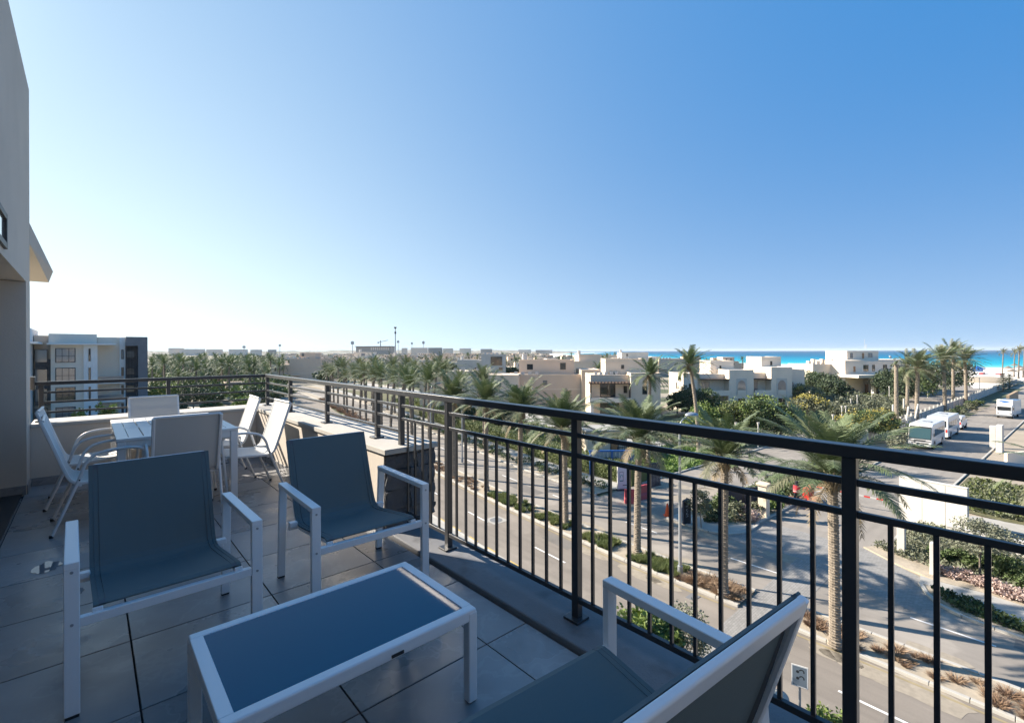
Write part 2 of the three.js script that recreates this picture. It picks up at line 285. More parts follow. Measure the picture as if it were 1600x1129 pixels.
// ---------------------------------------------------------------- lounge chairs and the coffee table
function profileStrip(pts, half, thick, seg = 40) {       // fabric sheet of some thickness following a side profile (z, y)
  const c = new THREE.CatmullRomCurve3(pts.map(p => V3(0, p[1], p[0])), false, 'catmullrom', .35), P = c.getSpacedPoints(seg), pos = [], uv = []; let L = 0;
  const nrm = P.map((p, i) => { const a = P[Math.max(0, i - 1)], b = P[Math.min(seg, i + 1)]; return V3(0, b.z - a.z, -(b.y - a.y)).normalize(); });
  const q = (a, b, cc, d, ua, ub, va, vb) => { pos.push(...a, ...b, ...cc, ...a, ...cc, ...d); uv.push(ua, va, ub, va, ub, vb, ua, va, ub, vb, ua, vb); };
  for (let i = 0; i < seg; i++) {
    const a = P[i], b = P[i + 1], l = a.distanceTo(b), na = nrm[i], nb = nrm[i + 1];
    const p = (o, n, x, k) => [x, o.y + n.y * k, o.z + n.z * k], t = thick / 2;
    const NX = 6;
    for (let s = 0; s < NX; s++) { const x0 = -half + 2 * half * s / NX, x1 = -half + 2 * half * (s + 1) / NX, sa = x => .014 * (1 - (x / half) ** 2) * Math.sin(Math.PI * i / seg), sb = x => .014 * (1 - (x / half) ** 2) * Math.sin(Math.PI * (i + 1) / seg);
      q(p(a, na, x0, t + sa(x0)), p(b, nb, x0, t + sb(x0)), p(b, nb, x1, t + sb(x1)), p(a, na, x1, t + sa(x1)), L, L + l, x0, x1);
      q(p(a, na, x1, -t + sa(x1)), p(b, nb, x1, -t + sb(x1)), p(b, nb, x0, -t + sb(x0)), p(a, na, x0, -t + sa(x0)), L, L + l, x1, x0); }
    for (const x of [-half, half]) q(p(a, na, x, -t), p(b, nb, x, -t), p(b, nb, x, t), p(a, na, x, t), L, L + l, 0, thick);
    if (i === 0) q(p(a, na, -half, -t), p(a, na, -half, t), p(a, na, half, t), p(a, na, half, -t), 0, thick, -half, half);
    if (i === seg - 1) q(p(b, nb, -half, -t), p(b, nb, half, -t), p(b, nb, half, t), p(b, nb, -half, t), 0, thick, -half, half);
    L += l;
  }
  return tris(pos, uv);
}
function profileRail(pts, x, w, t, off, seg = 40) {       // flat metal rail along the same profile
  const c = new THREE.CatmullRomCurve3(pts.map(p => V3(x, p[1], p[0])), false, 'catmullrom', .35), P = c.getSpacedPoints(seg), pos = [];
  const nr = P.map((p, i) => { const a = P[Math.max(0, i - 1)], b = P[Math.min(seg, i + 1)]; return V3(0, b.z - a.z, -(b.y - a.y)).normalize(); });
  const N = 10, ring = i => { const out = []; for (let k = 0; k < N; k++) { const a = k / N * Math.PI * 2, cx = Math.sign(Math.cos(a)) * Math.pow(Math.abs(Math.cos(a)), .55) * w / 2, cy = Math.sign(Math.sin(a)) * Math.pow(Math.abs(Math.sin(a)), .55) * t / 2; out.push([P[i].x + cx, P[i].y + nr[i].y * (cy + off), P[i].z + nr[i].z * (cy + off)]); } return out; };
  for (let i = 0; i < seg; i++) { const A = ring(i), B = ring(i + 1); for (let k = 0; k < N; k++) { const l = (k + 1) % N; pos.push(...A[k], ...A[l], ...B[l], ...A[k], ...B[l], ...B[k]); } }
  for (const [i, s] of [[0, 1], [seg, -1]]) { const A = ring(i); for (let k = 1; k < N - 1; k++) s > 0 ? pos.push(...A[0], ...A[k + 1], ...A[k]) : pos.push(...A[0], ...A[k], ...A[k + 1]); }
  const g = new THREE.BufferGeometry(); g.setAttribute('position', new THREE.Float32BufferAttribute(pos, 3)); g.computeVertexNormals(); return clean(g);
}
const LOUNGE0 = [[.335, .425], [.30, .432], [.1, .405], [-.17, .37], [-.25, .40], [-.32, .55], [-.40, .76], [-.445, .885]];
function loungeChair(name, label, u, v, turn, half, back) {
  const c = thing(name, label, half > .4 ? 'sofa' : 'chair', T(u, v), TH + turn, half > .4 ? undefined : 'sling lounge chairs by the low table');
  const W = half, fw = .05, ft = .03, in1 = W - .083, LOUNGE = LOUNGE0.map(([z, y]) => [z < -.2 ? z * back : z, y]);
  for (const s of [-1, 1]) {
    const x = s * W;
    part('front_leg', box(fw, .613, ft, x, .3065 + .012, .35, .004), M.white, c);
    part('rear_leg', bar(V3(x, .012, -.335), V3(x, .615, -.285), fw * .9, ft, .004), M.white, c);
    part('arm', boxB(x - fw / 2, x + fw / 2, .61, .64, -.3, .366, .004), M.white, c);
    part('foot', box(fw - .006, .014, ft - .006, x, .007, .35), M.plastic, c); part('foot', box(fw - .01, .014, ft - .006, x, .007, -.336), M.plastic, c);
    part('side_rail', profileRail(LOUNGE, s * in1, .03, .026, .018), M.white, c);
    part('rail_cap', box(.036, .034, .01, s * (in1 + .003), .405, .342, .004), M.white, c);
    part('seat_bracket', [boxB(Math.min(s * (in1 + .015), x - s * .02), Math.max(s * (in1 + .015), x - s * .02), .36, .39, -.24, -.2, .003)], M.white, c);
  }
  part('front_stretcher', boxB(-W + .024, W - .024, .365, .405, .33, .362, .004), M.white, c);
  part('rear_stretcher', boxB(-W + .024, W - .024, .33, .36, -.265, -.24, .004), M.white, c);
  part('sling', profileStrip(LOUNGE, in1 + .017, .008), M.sling, c);
  for (const x of [-1, 1]) { part('hem', profileStrip(LOUNGE, .011, .0095, 40).translate(x * (in1 - .012), 0, 0), M.slingHem, c); for (const [y, z] of [[.385, .366], [.6, .366]]) part('screw', rod(V3(x * W, y, z - .004), V3(x * W, y, z + .0015), .006, .006, 10), M.metalGrey, c); }
  part('top_bar', boxB(-in1, in1, -.024, .024, -.012, .012, .008).rotateX(-.3).translate(0, .862, LOUNGE[7][0] - .012), M.white, c);
  return c;
}
loungeChair('lounge_chair', 'dark sling lounge chair with white arms, the one beside the house wall', 3.0, .28, .02, .345, 1);
loungeChair('lounge_chair', 'dark sling lounge chair with white arms, the one beside the parapet end and railing', 3.0, 1.28, -.02, .345, 1);
loungeChair('lounge_sofa', 'dark sling two-seat sofa with white frame, turned away and drawn up to the railing', .81, .785, Math.PI - .1, .62, 1).scale.set(1, 1.02, .85);
{
  const t = thing('coffee_table', 'low white aluminium table with a dark blue glass top', 'table', T(1.895, .755), TH);
  const w = .475, d = .305, y = .40, f = .045, frame = [];
  frame.push(boxB(-w, w, y - .05, y, d - f, d, .008), boxB(-w, w, y - .05, y, -d, -d + f, .008), boxB(-w, -w + f, y - .049, y - .0005, -d + f - .004, d - f + .004, .004), boxB(w - f, w, y - .049, y - .0005, -d + f - .004, d - f + .004, .004));
  part('frame', frame, M.white, t);
  part('glass_top', boxB(-w + f - .001, w - f + .001, y - .014, y - .003, -d + f - .001, d - f + .001, .002), M.tableGlass, t);
  for (const sx of [-1, 1]) for (const sz of [-1, 1]) { part('leg', boxB(sx * w - (sx > 0 ? .042 : .002), sx * w + (sx > 0 ? .002 : .042), .006, y - .012, sz * d - (sz > 0 ? .042 : .002), sz * d + (sz > 0 ? .002 : .042), .006), M.white, t); part('foot', box(.03, .008, .03, sx * (w - .02), .004, sz * (d - .02)), M.plastic, t); }
  part('clip', box(.05, .012, .006, .1, y - .035, d + .001, .001), M.plastic, t);
}

// ---------------------------------------------------------------- dining table and six chairs
{
  const t = thing('dining_table', 'white slatted aluminium dining table by the end parapet', 'table', T(6.15, .64), TH);
  const w = .47, L = .8, y = .74, f = .085;
  part('frame', [boxB(-w, w, y - .025, y, L - f, L, .003), boxB(-w, w, y - .025, y, -L, -L + f, .003), boxB(-w, -w + f, y - .0245, y - .0005, -L + f - .003, L - f + .003, .002), boxB(w - f, w, y - .0245, y - .0005, -L + f - .003, L - f + .003, .002), boxB(-w + f, w - f, y - .0245, y - .001, -.05, .05, .002)], M.whiteTube, t);
  const n = 7, sw = (2 * (w - f)) / n;
  for (const [z0, z1] of [[-L + f, -.05], [.05, L - f]]) for (let k = 0; k < n; k++) part('slat', boxB(-w + f + k * sw + .005, -w + f + (k + 1) * sw - .005, y - .022, y - .0015, z0 + .004, z1 - .004, .002), M.whiteTube, t);
  part('apron', [boxB(-w + .02, w - .02, y - .09, y - .027, L - .035, L - .012, .002), boxB(-w + .02, w - .02, y - .09, y - .027, -L + .012, -L + .035, .002), boxB(-w + .012, -w + .034, y - .089, y - .028, -L + .034, L - .034, .002), boxB(w - .034, w - .012, y - .089, y - .028, -L + .034, L - .034, .002)], M.whiteTube, t);
  for (const sx of [-1, 1]) for (const sz of [-1, 1]) part('leg', box(.062, y - .03, .062, sx * (w - .035), (y - .03) / 2 + .003, sz * (L - .035), .006), M.whiteTube, t);
}
const DINE = [[.275, .425], [.25, .447], [.1, .43], [-.12, .415], [-.185, .45], [-.235, .58], [-.30, .78], [-.355, .945]];
function diningChair() {
  const c = thing('dining_chair', 'white tubular dining chair', 'chair', V3(0, 0, 0), 0, 'white chairs round the dining table');
  const W = .268;
  for (const s of [-1, 1]) {
    const x = s * W;
    part('arm_leg_tube', tube([V3(x, .012, -.3), V3(x, .22, -.22), V3(x, .45, -.135), V3(x, .56, -.1), V3(x, .625, -.05), V3(x, .655, .03), V3(x, .665, .13), V3(x, .66, .24), V3(x, .635, .285), V3(x, .58, .3), V3(x, .3, .275), V3(x, .012, .25)], .0125, 60, 8, .5), M.whiteTube, c);
    part('foot', cyl(.0145, .0145, .022, x, 0, -.304, 8), M.plastic, c); part('foot', cyl(.0145, .0145, .022, x, 0, .249, 8), M.plastic, c);
    part('side_rail', profileRail(DINE, s * .245, .026, .026, .008), M.whiteTube, c);
    part('bolt', rod(V3(x - s * .03, .44, -.135), V3(x + s * .016, .44, -.135), .006), M.plastic, c);
  }
  part('top_bar', rod(V3(-.245, .945, -.352), V3(.245, .945, -.352), .012), M.whiteTube, c);
  part('seat_bar', rod(V3(-.245, .405, .22), V3(.245, .405, .22), .011), M.whiteTube, c); part('seat_bar', rod(V3(-.26, .39, -.13), V3(.26, .39, -.13), .011), M.whiteTube, c);
  part('sling', profileStrip(DINE, .246, .004), M.textile, c);
  return c;
}
const dc = diningChair();
const seats = [
  [5.28, .64, Math.PI, 'white sling dining chair at the table end, its back to the lounge chairs'],
  [7.06, .60, 0, 'white sling dining chair at the far end of the table, by the end parapet'],
  [5.585, .06, Math.PI / 2 + .03, 'white sling dining chair by the house wall, the one nearer the lounge chairs'],
  [6.5, -.01, Math.PI / 2 - .02, 'white sling dining chair by the house wall, the one nearer the end parapet'],
  [5.68, 1.27, -Math.PI / 2 + .03, 'white sling dining chair along the side parapet, the one nearer the lounge chairs'],
  [6.48, 1.17, -Math.PI / 2 - .03, 'white sling dining chair along the side parapet, the one nearer the end railing'],
];
seats.forEach(([u, v, a, label], i) => { const c = i ? dc.clone() : dc; if (i) { c.name = numbered('dining_chair'); scene.add(c); } c.position.copy(T(u, v)); c.rotation.set(0, TH + a, 0); c.userData = { label, category: 'chair', group: 'white chairs round the dining table' }; });
// rain water left on the tiles
{
  reseed(9);
  const blob = (cx, cz, r, sx, sz) => { const pos = []; const N = 40, R = a => r * (.75 + .35 * vnoise(Math.cos(a) * 2 + 9, Math.sin(a) * 2 + 9 + cx, 64, 3) + .25 * vnoise(Math.cos(a) * 5 + 20, Math.sin(a) * 5 + 20 + cz, 64, 8)); for (let i = 0; i < N; i++) { const a = -i / N * 6.2832, b = -(i + 1) / N * 6.2832; pos.push(cx, .0022, cz, cx + sx * R(a) * Math.cos(a), .0022, cz + sz * R(a) * Math.sin(a), cx + sx * R(b) * Math.cos(b), .0022, cz + sz * R(b) * Math.sin(b)); } return tris(pos); };
  const p = gp(72, 886, FLOOR), q = gp(60, 960, FLOOR), r = gp(118, 925, FLOOR), l = w => { const u = w.x * TU.x + w.z * TU.z, v = w.x * TV.x + w.z * TV.z; return [v, -u]; };
  const mk = (w, rad, sx, sz, label) => { const [x, z] = l(w); const m = single('rain_puddle', [blob(x, z, rad, sx, sz)], M.puddle, label, 'puddle'); place(m); };
  mk(p, .085, .8, 1.2, 'small puddle mirroring the sky on the tiles beside the house wall');
  mk(r, .05, .7, 1.3, 'thin wet patch on the tiles beside the lounge chair leg');
}

// ---------------------------------------------------------------- land, sea, roads
const poly = (pts, y) => { const s = new THREE.Shape(pts.map(p => new THREE.Vector2(p[0], -p[1]))), g = clean(new THREE.ShapeGeometry(s)); g.rotateX(-Math.PI / 2); const p = g.attributes.position, u = g.attributes.uv; for (let i = 0; i < p.count; i++) u.setXY(i, p.getX(i), p.getZ(i)); return g.translate(0, y, 0); };
const slabPoly = (pts, y) => { const sh = new THREE.Shape(pts.map(p => new THREE.Vector2(p[0], -p[1]))), g = clean(new THREE.ExtrudeGeometry(sh, { depth: y - .002, bevelEnabled: false })); g.rotateX(-Math.PI / 2); const p = g.attributes.position, u = g.attributes.uv; for (let i = 0; i < p.count; i++) u.setXY(i, p.getX(i), p.getZ(i)); return g.translate(0, .002, 0); };
const P2 = v => [v.x, v.z];
const shorePx = [[1600, 575], [1500, 574], [1400, 572], [1300, 570.5], [1211, 569], [1140, 566.5], [1060, 563], [1000, 560], [940, 556.5], [900, 554.5], [868, 553]];
const shore = shorePx.map(([x, y]) => P2(gp(x, y)));
const farShore = [[700, -3300], [560, -4200], [300, -5200]];
const shoreAll = [[3200, -60], [1400, -190], [700, -262], ...shore, ...farShore];
const offset = (line, d) => line.map((p, i) => { const a = line[Math.max(0, i - 1)], b = line[Math.min(line.length - 1, i + 1)], dx = b[0] - a[0], dz = b[1] - a[1], l = Math.hypot(dx, dz); return [p[0] - dz / l * d, p[1] + dx / l * d]; });
struct('ground', [poly([...shoreAll, [-5200, -6000], [-6000, 400], [3200, 400]], 0)], M.land);
{
  // dry beach along the water
  const inner = offset(shoreAll, -1).map((p, i) => { const q = shoreAll[i], k = 125; return [q[0] + (p[0] - q[0]) * k, q[1] + (p[1] - q[1]) * k]; });
  struct('beach', [poly([...shoreAll, ...inner.reverse()], .05)], M.beach);
  // sea, coloured by its depth over pale sand: bands follow the shore line
  const bands = [0, 12, 30, 70, 130, 220, 380, 700, 1300, 2300, 4200, 8000], cols = [[.5, .56, .5], [.3, .52, .52], [.13, .46, .52], [.04, .38, .46], [.016, .32, .42], [.01, .26, .38], [.008, .2, .33], [.008, .145, .27], [.01, .11, .22], [.012, .095, .2], [.014, .09, .19], [.016, .09, .19]];
  const pos = [], col = [], N = [1, 0]; const dir = [.42, -.907];
  const line = [[5200, 140], [3200, -60], ...shoreAll.slice(1), [100, -6400]];
  const at = (p, d) => [p[0] + dir[0] * d, p[1] + dir[1] * d];
  const wob = (p, d, i) => d > 60 ? d * (1 + .12 * Math.sin(p[0] * .01 + i * 2)) : d;
  for (let b = 0; b < bands.length - 1; b++) for (let i = 0; i < line.length - 1; i++) {
    const A = at(line[i], bands[b] ? wob(line[i], bands[b], b) : -6), B = at(line[i + 1], bands[b] ? wob(line[i + 1], bands[b], b) : -6), D = at(line[i], wob(line[i], bands[b + 1], b + 1)), E = at(line[i + 1], wob(line[i + 1], bands[b + 1], b + 1));
    for (const [p, c] of [[A, b], [E, b + 1], [B, b], [A, b], [D, b + 1], [E, b + 1]]) { pos.push(p[0], -.12, p[1]); col.push(...cols[c]); }
  }
  const WAVES = tex(512, 60, (u, v) => { const n = .6 * fbm(u * 6, v * 22, 22, 301, 5) + .4 * fbm(u * 20, v * 50, 50, 302, 3); return [n, n, n]; }, false); WAVES.repeat.set(1 / 60, 1 / 60);
  const g = new THREE.BufferGeometry(); g.setAttribute('position', new THREE.Float32BufferAttribute(pos, 3)); g.setAttribute('uv', new THREE.Float32BufferAttribute(pos.filter((_, i) => i % 3 !== 1), 2)); g.setAttribute('color', new THREE.Float32BufferAttribute(col, 3)); g.computeVertexNormals();
  const nn = g.attributes.normal; if (nn.getY(0) < 0) { for (const k of ['position', 'color']) { const a = g.attributes[k].array; for (let i = 0; i < a.length; i += 9) for (let j = 0; j < 3; j++) { const t = a[i + 3 + j]; a[i + 3 + j] = a[i + 6 + j]; a[i + 6 + j] = t; } } } for (let i = 0; i < nn.count; i++) nn.setXYZ(i, 0, 1, 0);
  const m = shade(new THREE.Mesh(g, new THREE.MeshPhysicalMaterial({ vertexColors: true, roughness: .7, specularIntensity: .3, side: THREE.DoubleSide, bumpMap: WAVES, bumpScale: .5 }))); m.name = 'sea'; tag(m, null, null, null, 'structure'); scene.add(m);
}
{ const a = offset(shoreAll.slice(1, 14), 3), b = offset(shoreAll.slice(1, 14), 6.5); struct('surf', [poly([...a, ...b.reverse()], -.06)], mottled([.75, .78, .78], .3, 256, 12, 9, 72, .9)); }
struct('beach_head', [poly([[1490, 576], [1660, 577], [1660, 590], [1600, 595], [1562, 606], [1522, 607], [1506, 592]].map(([x, y]) => P2(gp(x, y))), .11)], M.beach);
// boulevard: a curve along the street-side kerb of its median; s runs away from us, t to the far side
const M0 = V3(6.7, 0, -24.4), BB = V3(-.62, 0, -.785), NN = V3(.785, 0, -.62);
const bcurve = new THREE.CatmullRomCurve3([[26.5, 0], [20.6, -7.6], [15.4, -14.2], [10.9, -19.6], [6.7, -24.4], [.9, -32], [-3.1, -37.6], [-6.8, -43.2], [-18.2, -62.5], [-31.3, -85], [-44.3, -107], [-60, -131], [-92, -172], [-140, -232]].map(p => V3(p[0], 0, p[1])), false, 'centripetal');
bcurve.arcLengthDivisions = 800; const BL = bcurve.getLength();
const S0 = (() => { let best = 0, bd = 1e9; for (let i = 0; i <= 1000; i++) { const p = bcurve.getPointAt(i / 1000), d = p.distanceTo(M0); if (d < bd) { bd = d; best = i / 1000 * BL; } } return best; })();
const BV = (s, t, y = 0) => { const k = Math.min(1, Math.max(0, (s + S0) / BL)), p = bcurve.getPointAt(k), d = bcurve.getTangentAt(k); return V3(p.x - d.z * t, y, p.z + d.x * t); };
const BVang = s => { const d = bcurve.getTangentAt(Math.min(1, Math.max(0, (s + S0) / BL))); return Math.atan2(d.x, d.z); };
const BR = (s, t, y = 0) => V3(M0.x + NN.x * t + BB.x * s, y, M0.z + NN.z * t + BB.z * s);       // straight frame near the crossing
const SMIN = -S0 + .1, SMAX = BL - S0 - .1;
function ribbon(fn, s0, s1, t0, t1, y, step = 2.5) {
  const n = Math.max(1, Math.ceil((s1 - s0) / step)), pos = [], uv = [];
  for (let i = 0; i < n; i++) { const a = s0 + (s1 - s0) * i / n, b = s0 + (s1 - s0) * (i + 1) / n, A = fn(a, t0), B = fn(b, t0), Cc = fn(b, t1), D = fn(a, t1); pos.push(A.x, y, A.z, D.x, y, D.z, Cc.x, y, Cc.z, A.x, y, A.z, Cc.x, y, Cc.z, B.x, y, B.z); uv.push(t0, a, t1, a, t1, b, t0, a, t1, b, t0, b); }
  const g = tris(pos, uv); if (g.attributes.normal.getY(0) < 0) { const p = g.attributes.position, u = g.attributes.uv; for (let i = 0; i < p.count; i += 3) { const x = p.getX(i + 1), yy = p.getY(i + 1), z = p.getZ(i + 1), ux = u.getX(i + 1), uy = u.getY(i + 1); p.setXYZ(i + 1, p.getX(i + 2), p.getY(i + 2), p.getZ(i + 2)); p.setXYZ(i + 2, x, yy, z); u.setXY(i + 1, u.getX(i + 2), u.getY(i + 2)); u.setXY(i + 2, ux, uy); } g.computeVertexNormals(); }
  return g;
}
// kerb stones along a line, each a part; far stretches joined
function kerb(name, fn, s0, s1, t, w = .16, h = .13, near = 60) {
  const geos = []; const o = struct(name, [ribbon(fn, s0, s1, t, t + w, .008)], M.kerb);
  for (let s = s0; s < s1 - .05; s += 1) { const e = Math.min(s1, s + .985), a = fn(s, t + w / 2), b = fn(e, t + w / 2), g = bar(V3(a.x, h / 2 + .004, a.z), V3(b.x, h / 2 + .004, b.z), w, h, .015); if (a.length() < near) part('kerb_stone', g, M.kerb, o); else geos.push(g); }
  if (geos.length) { const m = part('kerb_stones', geos, M.kerb, o); m.userData.kind = 'stuff'; }
  return o;
}
struct('road_near_carriageway', [ribbon(BV, SMIN, SMAX, -5, 0, .016)], M.asphalt);
struct('road_far_carriageway', [ribbon(BV, SMIN, SMAX, 2.05, 7.4, .016)], M.asphaltGrey);
struct('median', [ribbon(BV, -5, 70, .15, 1.9, .1), ribbon(BV, SMIN, -6.9, .15, 1.9, .1), ribbon(BV, 82, SMAX, .15, 1.9, .1)], M.dirt);
for (const [a, b] of [[-5, 70], [SMIN, -6.9], [82, 130]]) { kerb('median_kerb', BV, a, b, 0); kerb('median_kerb', BV, a, b, 1.9); }
struct('crossing_pavers', [ribbon(BV, -6.8, -5.1, -4.98, 7.38, .024)], M.pavers);
kerb('street_kerb', BV, SMIN, 60, -5.18, .16, .13, 30);
struct('pavement_near', [ribbon(BV, SMIN, SMAX, -8, -5.18, .11)], M.sidewalk);
struct('verge_near', [ribbon(BV, SMIN, 90, -14, -8, .1)], M.scrub);
// far side of the boulevard: verge, footpath, garden; two side streets run off it
kerb('verge_kerb', BV, 10, 130, 7.4, .16, .13, 75);
struct('verge_far', [ribbon(BV, 10, 150, 7.56, 9.6, .1)], M.dirt);
struct('footpath_far', [ribbon(BV, 10, 150, 9.6, 11.2, .115)], M.sidewalk);
struct('garden_far', [ribbon(BV, 10, 120, 11.2, 24, .09)], M.scrub);
struct('villa_street', [ribbon(BV, 12, 150, 24, 30, .03)], M.sidewalk);
// entrance street and beach street, both square to the boulevard
const EN = (t, s) => BR(s, t);
struct('entrance_street', [ribbon(EN, 7.4, 75, 3.4, 9.4, .02)], M.asphaltGrey);
struct('beach_street', [ribbon(EN, 12, 250, -7.2, -1.0, .022)], M.asphaltGrey);
struct('street_mouth_pavers', [poly([[-.4, 7.4], [-1, 12], [-6.6, 12], [-8.3, 10.8], [-9.3, 10.1], [-9.5, 9.2], [-10.1, 8], [-10.7, 7], [-10.6, 5.7], [-8.6, 6.2], [-7, 7.4]].map(([s, t]) => P2(BR(s, t))), .0232)], M.pavers);
kerb('island_kerb', EN, 11, 70, -1.0, .16, .13, 60);
kerb('beach_street_kerb', EN, 13.5, 120, -7.36, .16, .13, 60);
kerb('entrance_kerb', EN, 13, 60, 9.4, .16, .13, 60);
kerb('entrance_kerb', EN, 10, 60, 3.24, .16, .13, 60);
struct('island_bed', [slabPoly([[3.2, 9.3], [3.2, 60], [-.84, 60], [-.84, 11.1], [0, 9.5]].map(([s, t]) => P2(BR(s, t))), .1)], M.dirt);
struct('island_pavement', [slabPoly([[3.3, 7.5], [3.3, 9.25], [0, 9.4], [-.9, 11.05], [-1.1, 10.2], [-.9, 8.4], [-.2, 7.6]].map(([s, t]) => P2(BR(s, t))), .095)], M.sidewalk);
struct('lawn', [poly([P2(BR(9.6, 14)), P2(BR(9.6, 30)), P2(BR(17, 30)), P2(BR(17, 14))], .1)], M.lawn);
struct('palm_garden', [poly([P2(BR(3.3, 60)), P2(BR(3.3, 26)), P2(BR(1.4, 26)), P2(BR(1.4, 170)), P2(BR(26, 170)), P2(BR(26, 60))], .06)], M.scrub);
struct('avenue', [ribbon(EN, 44, 210, 5.6, 12.6, .075)], M.asphaltGrey);
struct('grass_strip', [ribbon(EN, 44, 150, 2.9, 5.4, .085)], M.lawn);
struct('corner_bed', [slabPoly([[-6.45, 12.1], [-7.36, 13.4], [-7.36, 19.5], [-30, 19.5], [-30, 9.5], [-20, 9.7], [-12.8, 10.1], [-11.5, 10.3], [-10, 10.1], [-8.3, 10.8]].map(([s, t]) => P2(BR(s, t))), .1)], M.dirt);
struct('footpath_corner', [slabPoly([[-9.3, 10.2], [-9.45, 9.25], [-11.6, 8.95], [-13.1, 7.95], [-20, 7.65], [-30, 7.5], [-30, 9.48], [-20, 9.68], [-12.8, 10.08], [-11.5, 10.28], [-10, 10.08]].map(([s, t]) => P2(BR(s, t))), .085)], M.sidewalk);
struct('verge_corner', [slabPoly([[-9.55, 9.1], [-10.15, 8.0], [-10.9, 7.2], [-13.1, 6.8], [-20, 6.5], [-30, 6.35], [-30, 7.45], [-20, 7.6], [-13.1, 7.9], [-11.6, 8.9]].map(([s, t]) => P2(BR(s, t))), .1)], M.dirt);
{ const kc = new THREE.CatmullRomCurve3([[-9.5, 9.15], [-10.05, 7.95], [-10.8, 7.1], [-13.1, 6.66], [-20, 6.36], [-30, 6.2]].map(([s, t]) => BR(s, t)), false, 'centripetal'), L = kc.getLength(); kerb('corner_kerb', (s, t) => { const k = Math.min(1, Math.max(0, s / L)), p = kc.getPointAt(k), d = kc.getTangentAt(k); return V3(p.x - d.z * t, 0, p.z + d.x * t); }, 0, L, -.08); }
{ const kc = new THREE.CatmullRomCurve3([[3.3, 7.4], [-.2, 7.5], [-1.0, 8.4], [-1.2, 10.2], [-1.0, 11.2]].map(([s, t]) => BR(s, t)), false, 'centripetal'), L = kc.getLength(); kerb('island_nose_kerb', (s, t) => { const k = Math.min(1, Math.max(0, s / L)), p = kc.getPointAt(k), d = kc.getTangentAt(k); return V3(p.x - d.z * t, 0, p.z + d.x * t); }, 0, L, -.08); }
struct('side_yard', [poly([P2(BR(-7.5, 21)), P2(BR(-7.5, 120)), P2(BR(-50, 120)), P2(BR(-50, 21))], .03)], M.sand);
struct('side_lawn', [poly([P2(BR(-7.6, 25)), P2(BR(-7.6, 37)), P2(BR(-9.6, 37)), P2(BR(-30, 31)), P2(BR(-30, 26)), P2(BR(-11, 24))], .09)], M.scrub);
struct('side_path', [poly([P2(BR(-8.5, 21.5)), P2(BR(-9.5, 24)), P2(BR(-30, 25.6)), P2(BR(-30, 22.6))], .08)], M.sidewalk);
// painted lines
{
  const dash = (t, s0, s1, L, P, w, mat, name, label) => { for (let s = s0; s < s1; s += P) { const m = struct(name, [ribbon(BV, s, s + L, t - w / 2, t + w / 2, .028)], mat); } };
  dash(-2.62, -21 + 1.6, 60, 2.5, 7.42, .11, M.paint, 'lane_mark');
  dash(4.75, -20, 60, 2.5, 7.42, .11, M.paint, 'lane_mark');
  struct('edge_line', [ribbon(BV, SMIN, -7, -.32, -.2, .026), ribbon(BV, -5, 60, -.32, -.2, .026)], mottled([.27, .22, .13], .35, 256, 2, 6, 66, .9));
  for (let s = -20; s < 40; s += 2) struct('edge_line', [ribbon(BV, s, s + 1, -4.92, -4.78, .026)], M.yellow);
}
const mh = gp(775, 812, .03);
struct('manhole_cover', [clean(new THREE.CylinderGeometry(.42, .42, .012, 28)).translate(mh.x, .028, mh.z)], M.greyClad);
struct('manhole_surround', [clean(new THREE.RingGeometry(.43, .85, 4, 1, Math.PI / 4)).rotateX(-Math.PI / 2).rotateY(BVang(0)).translate(mh.x, .025, mh.z)], M.sidewalk);
const dr = gp(1083, 932, .03);
struct('drain_grate', [box(.6, .014, .42, 0, .026, 0).rotateY(BVang(0)).translate(dr.x, 0, dr.z)], M.greyClad);

{
  reseed(640);
  const blobS = (c, r, y, mat, name, e = 1, a0 = 0) => { const pts = []; for (let i = 0; i < 18; i++) { const a = i / 18 * 6.2832, q = r * (.6 + .7 * vnoise(Math.cos(a) * 1.7 + c.x + 40, Math.sin(a) * 1.7 + c.z + 90, 512, 4)), x = Math.cos(a) * q * e, z = Math.sin(a) * q; pts.push([c.x + x * Math.cos(a0) - z * Math.sin(a0), c.z + x * Math.sin(a0) + z * Math.cos(a0)]); } struct(name, [poly(pts, y)], mat); };
  const patchM = mottled([.165, .152, .138], .2, 256, 3, 5, 67, .95), driftM = mottled([.3, .26, .205], .25, 256, 1.2, 7, 68, 1);
  for (const [s, t, l, w] of [[-14, -3.6, 3.2, 1.1], [4, -1.4, 2.2, .9], [13, 3.4, 4, 1.2], [-1, 5.6, 2.6, 1.0], [-16, 5.2, 3, 1.3], [-20, -1.4, 2.4, .8], [19, -3.2, 3, 1.1]]) struct('asphalt_repair', [ribbon(BV, s, s + l, t, t + w, .0205)], patchM);
  for (let i = 0; i < 34; i++) { const s = rr(-20, 30), side = i % 3; blobS(BV(s, side === 0 ? rr(-.75, -.4) : side === 1 ? rr(2.2, 2.6) : rr(6.7, 7.2)), rr(.25, .7), .0215 + .0006 * (i % 5), driftM, 'sand_drift', 2.4, Math.atan2(BB.z, BB.x)); }
  for (let i = 0; i < 10; i++) blobS(BR(rr(3.8, 9), rr(8, 30)), rr(.4, 1.1), .0255 + .0006 * (i % 5), driftM, 'sand_drift', 1.5);
}

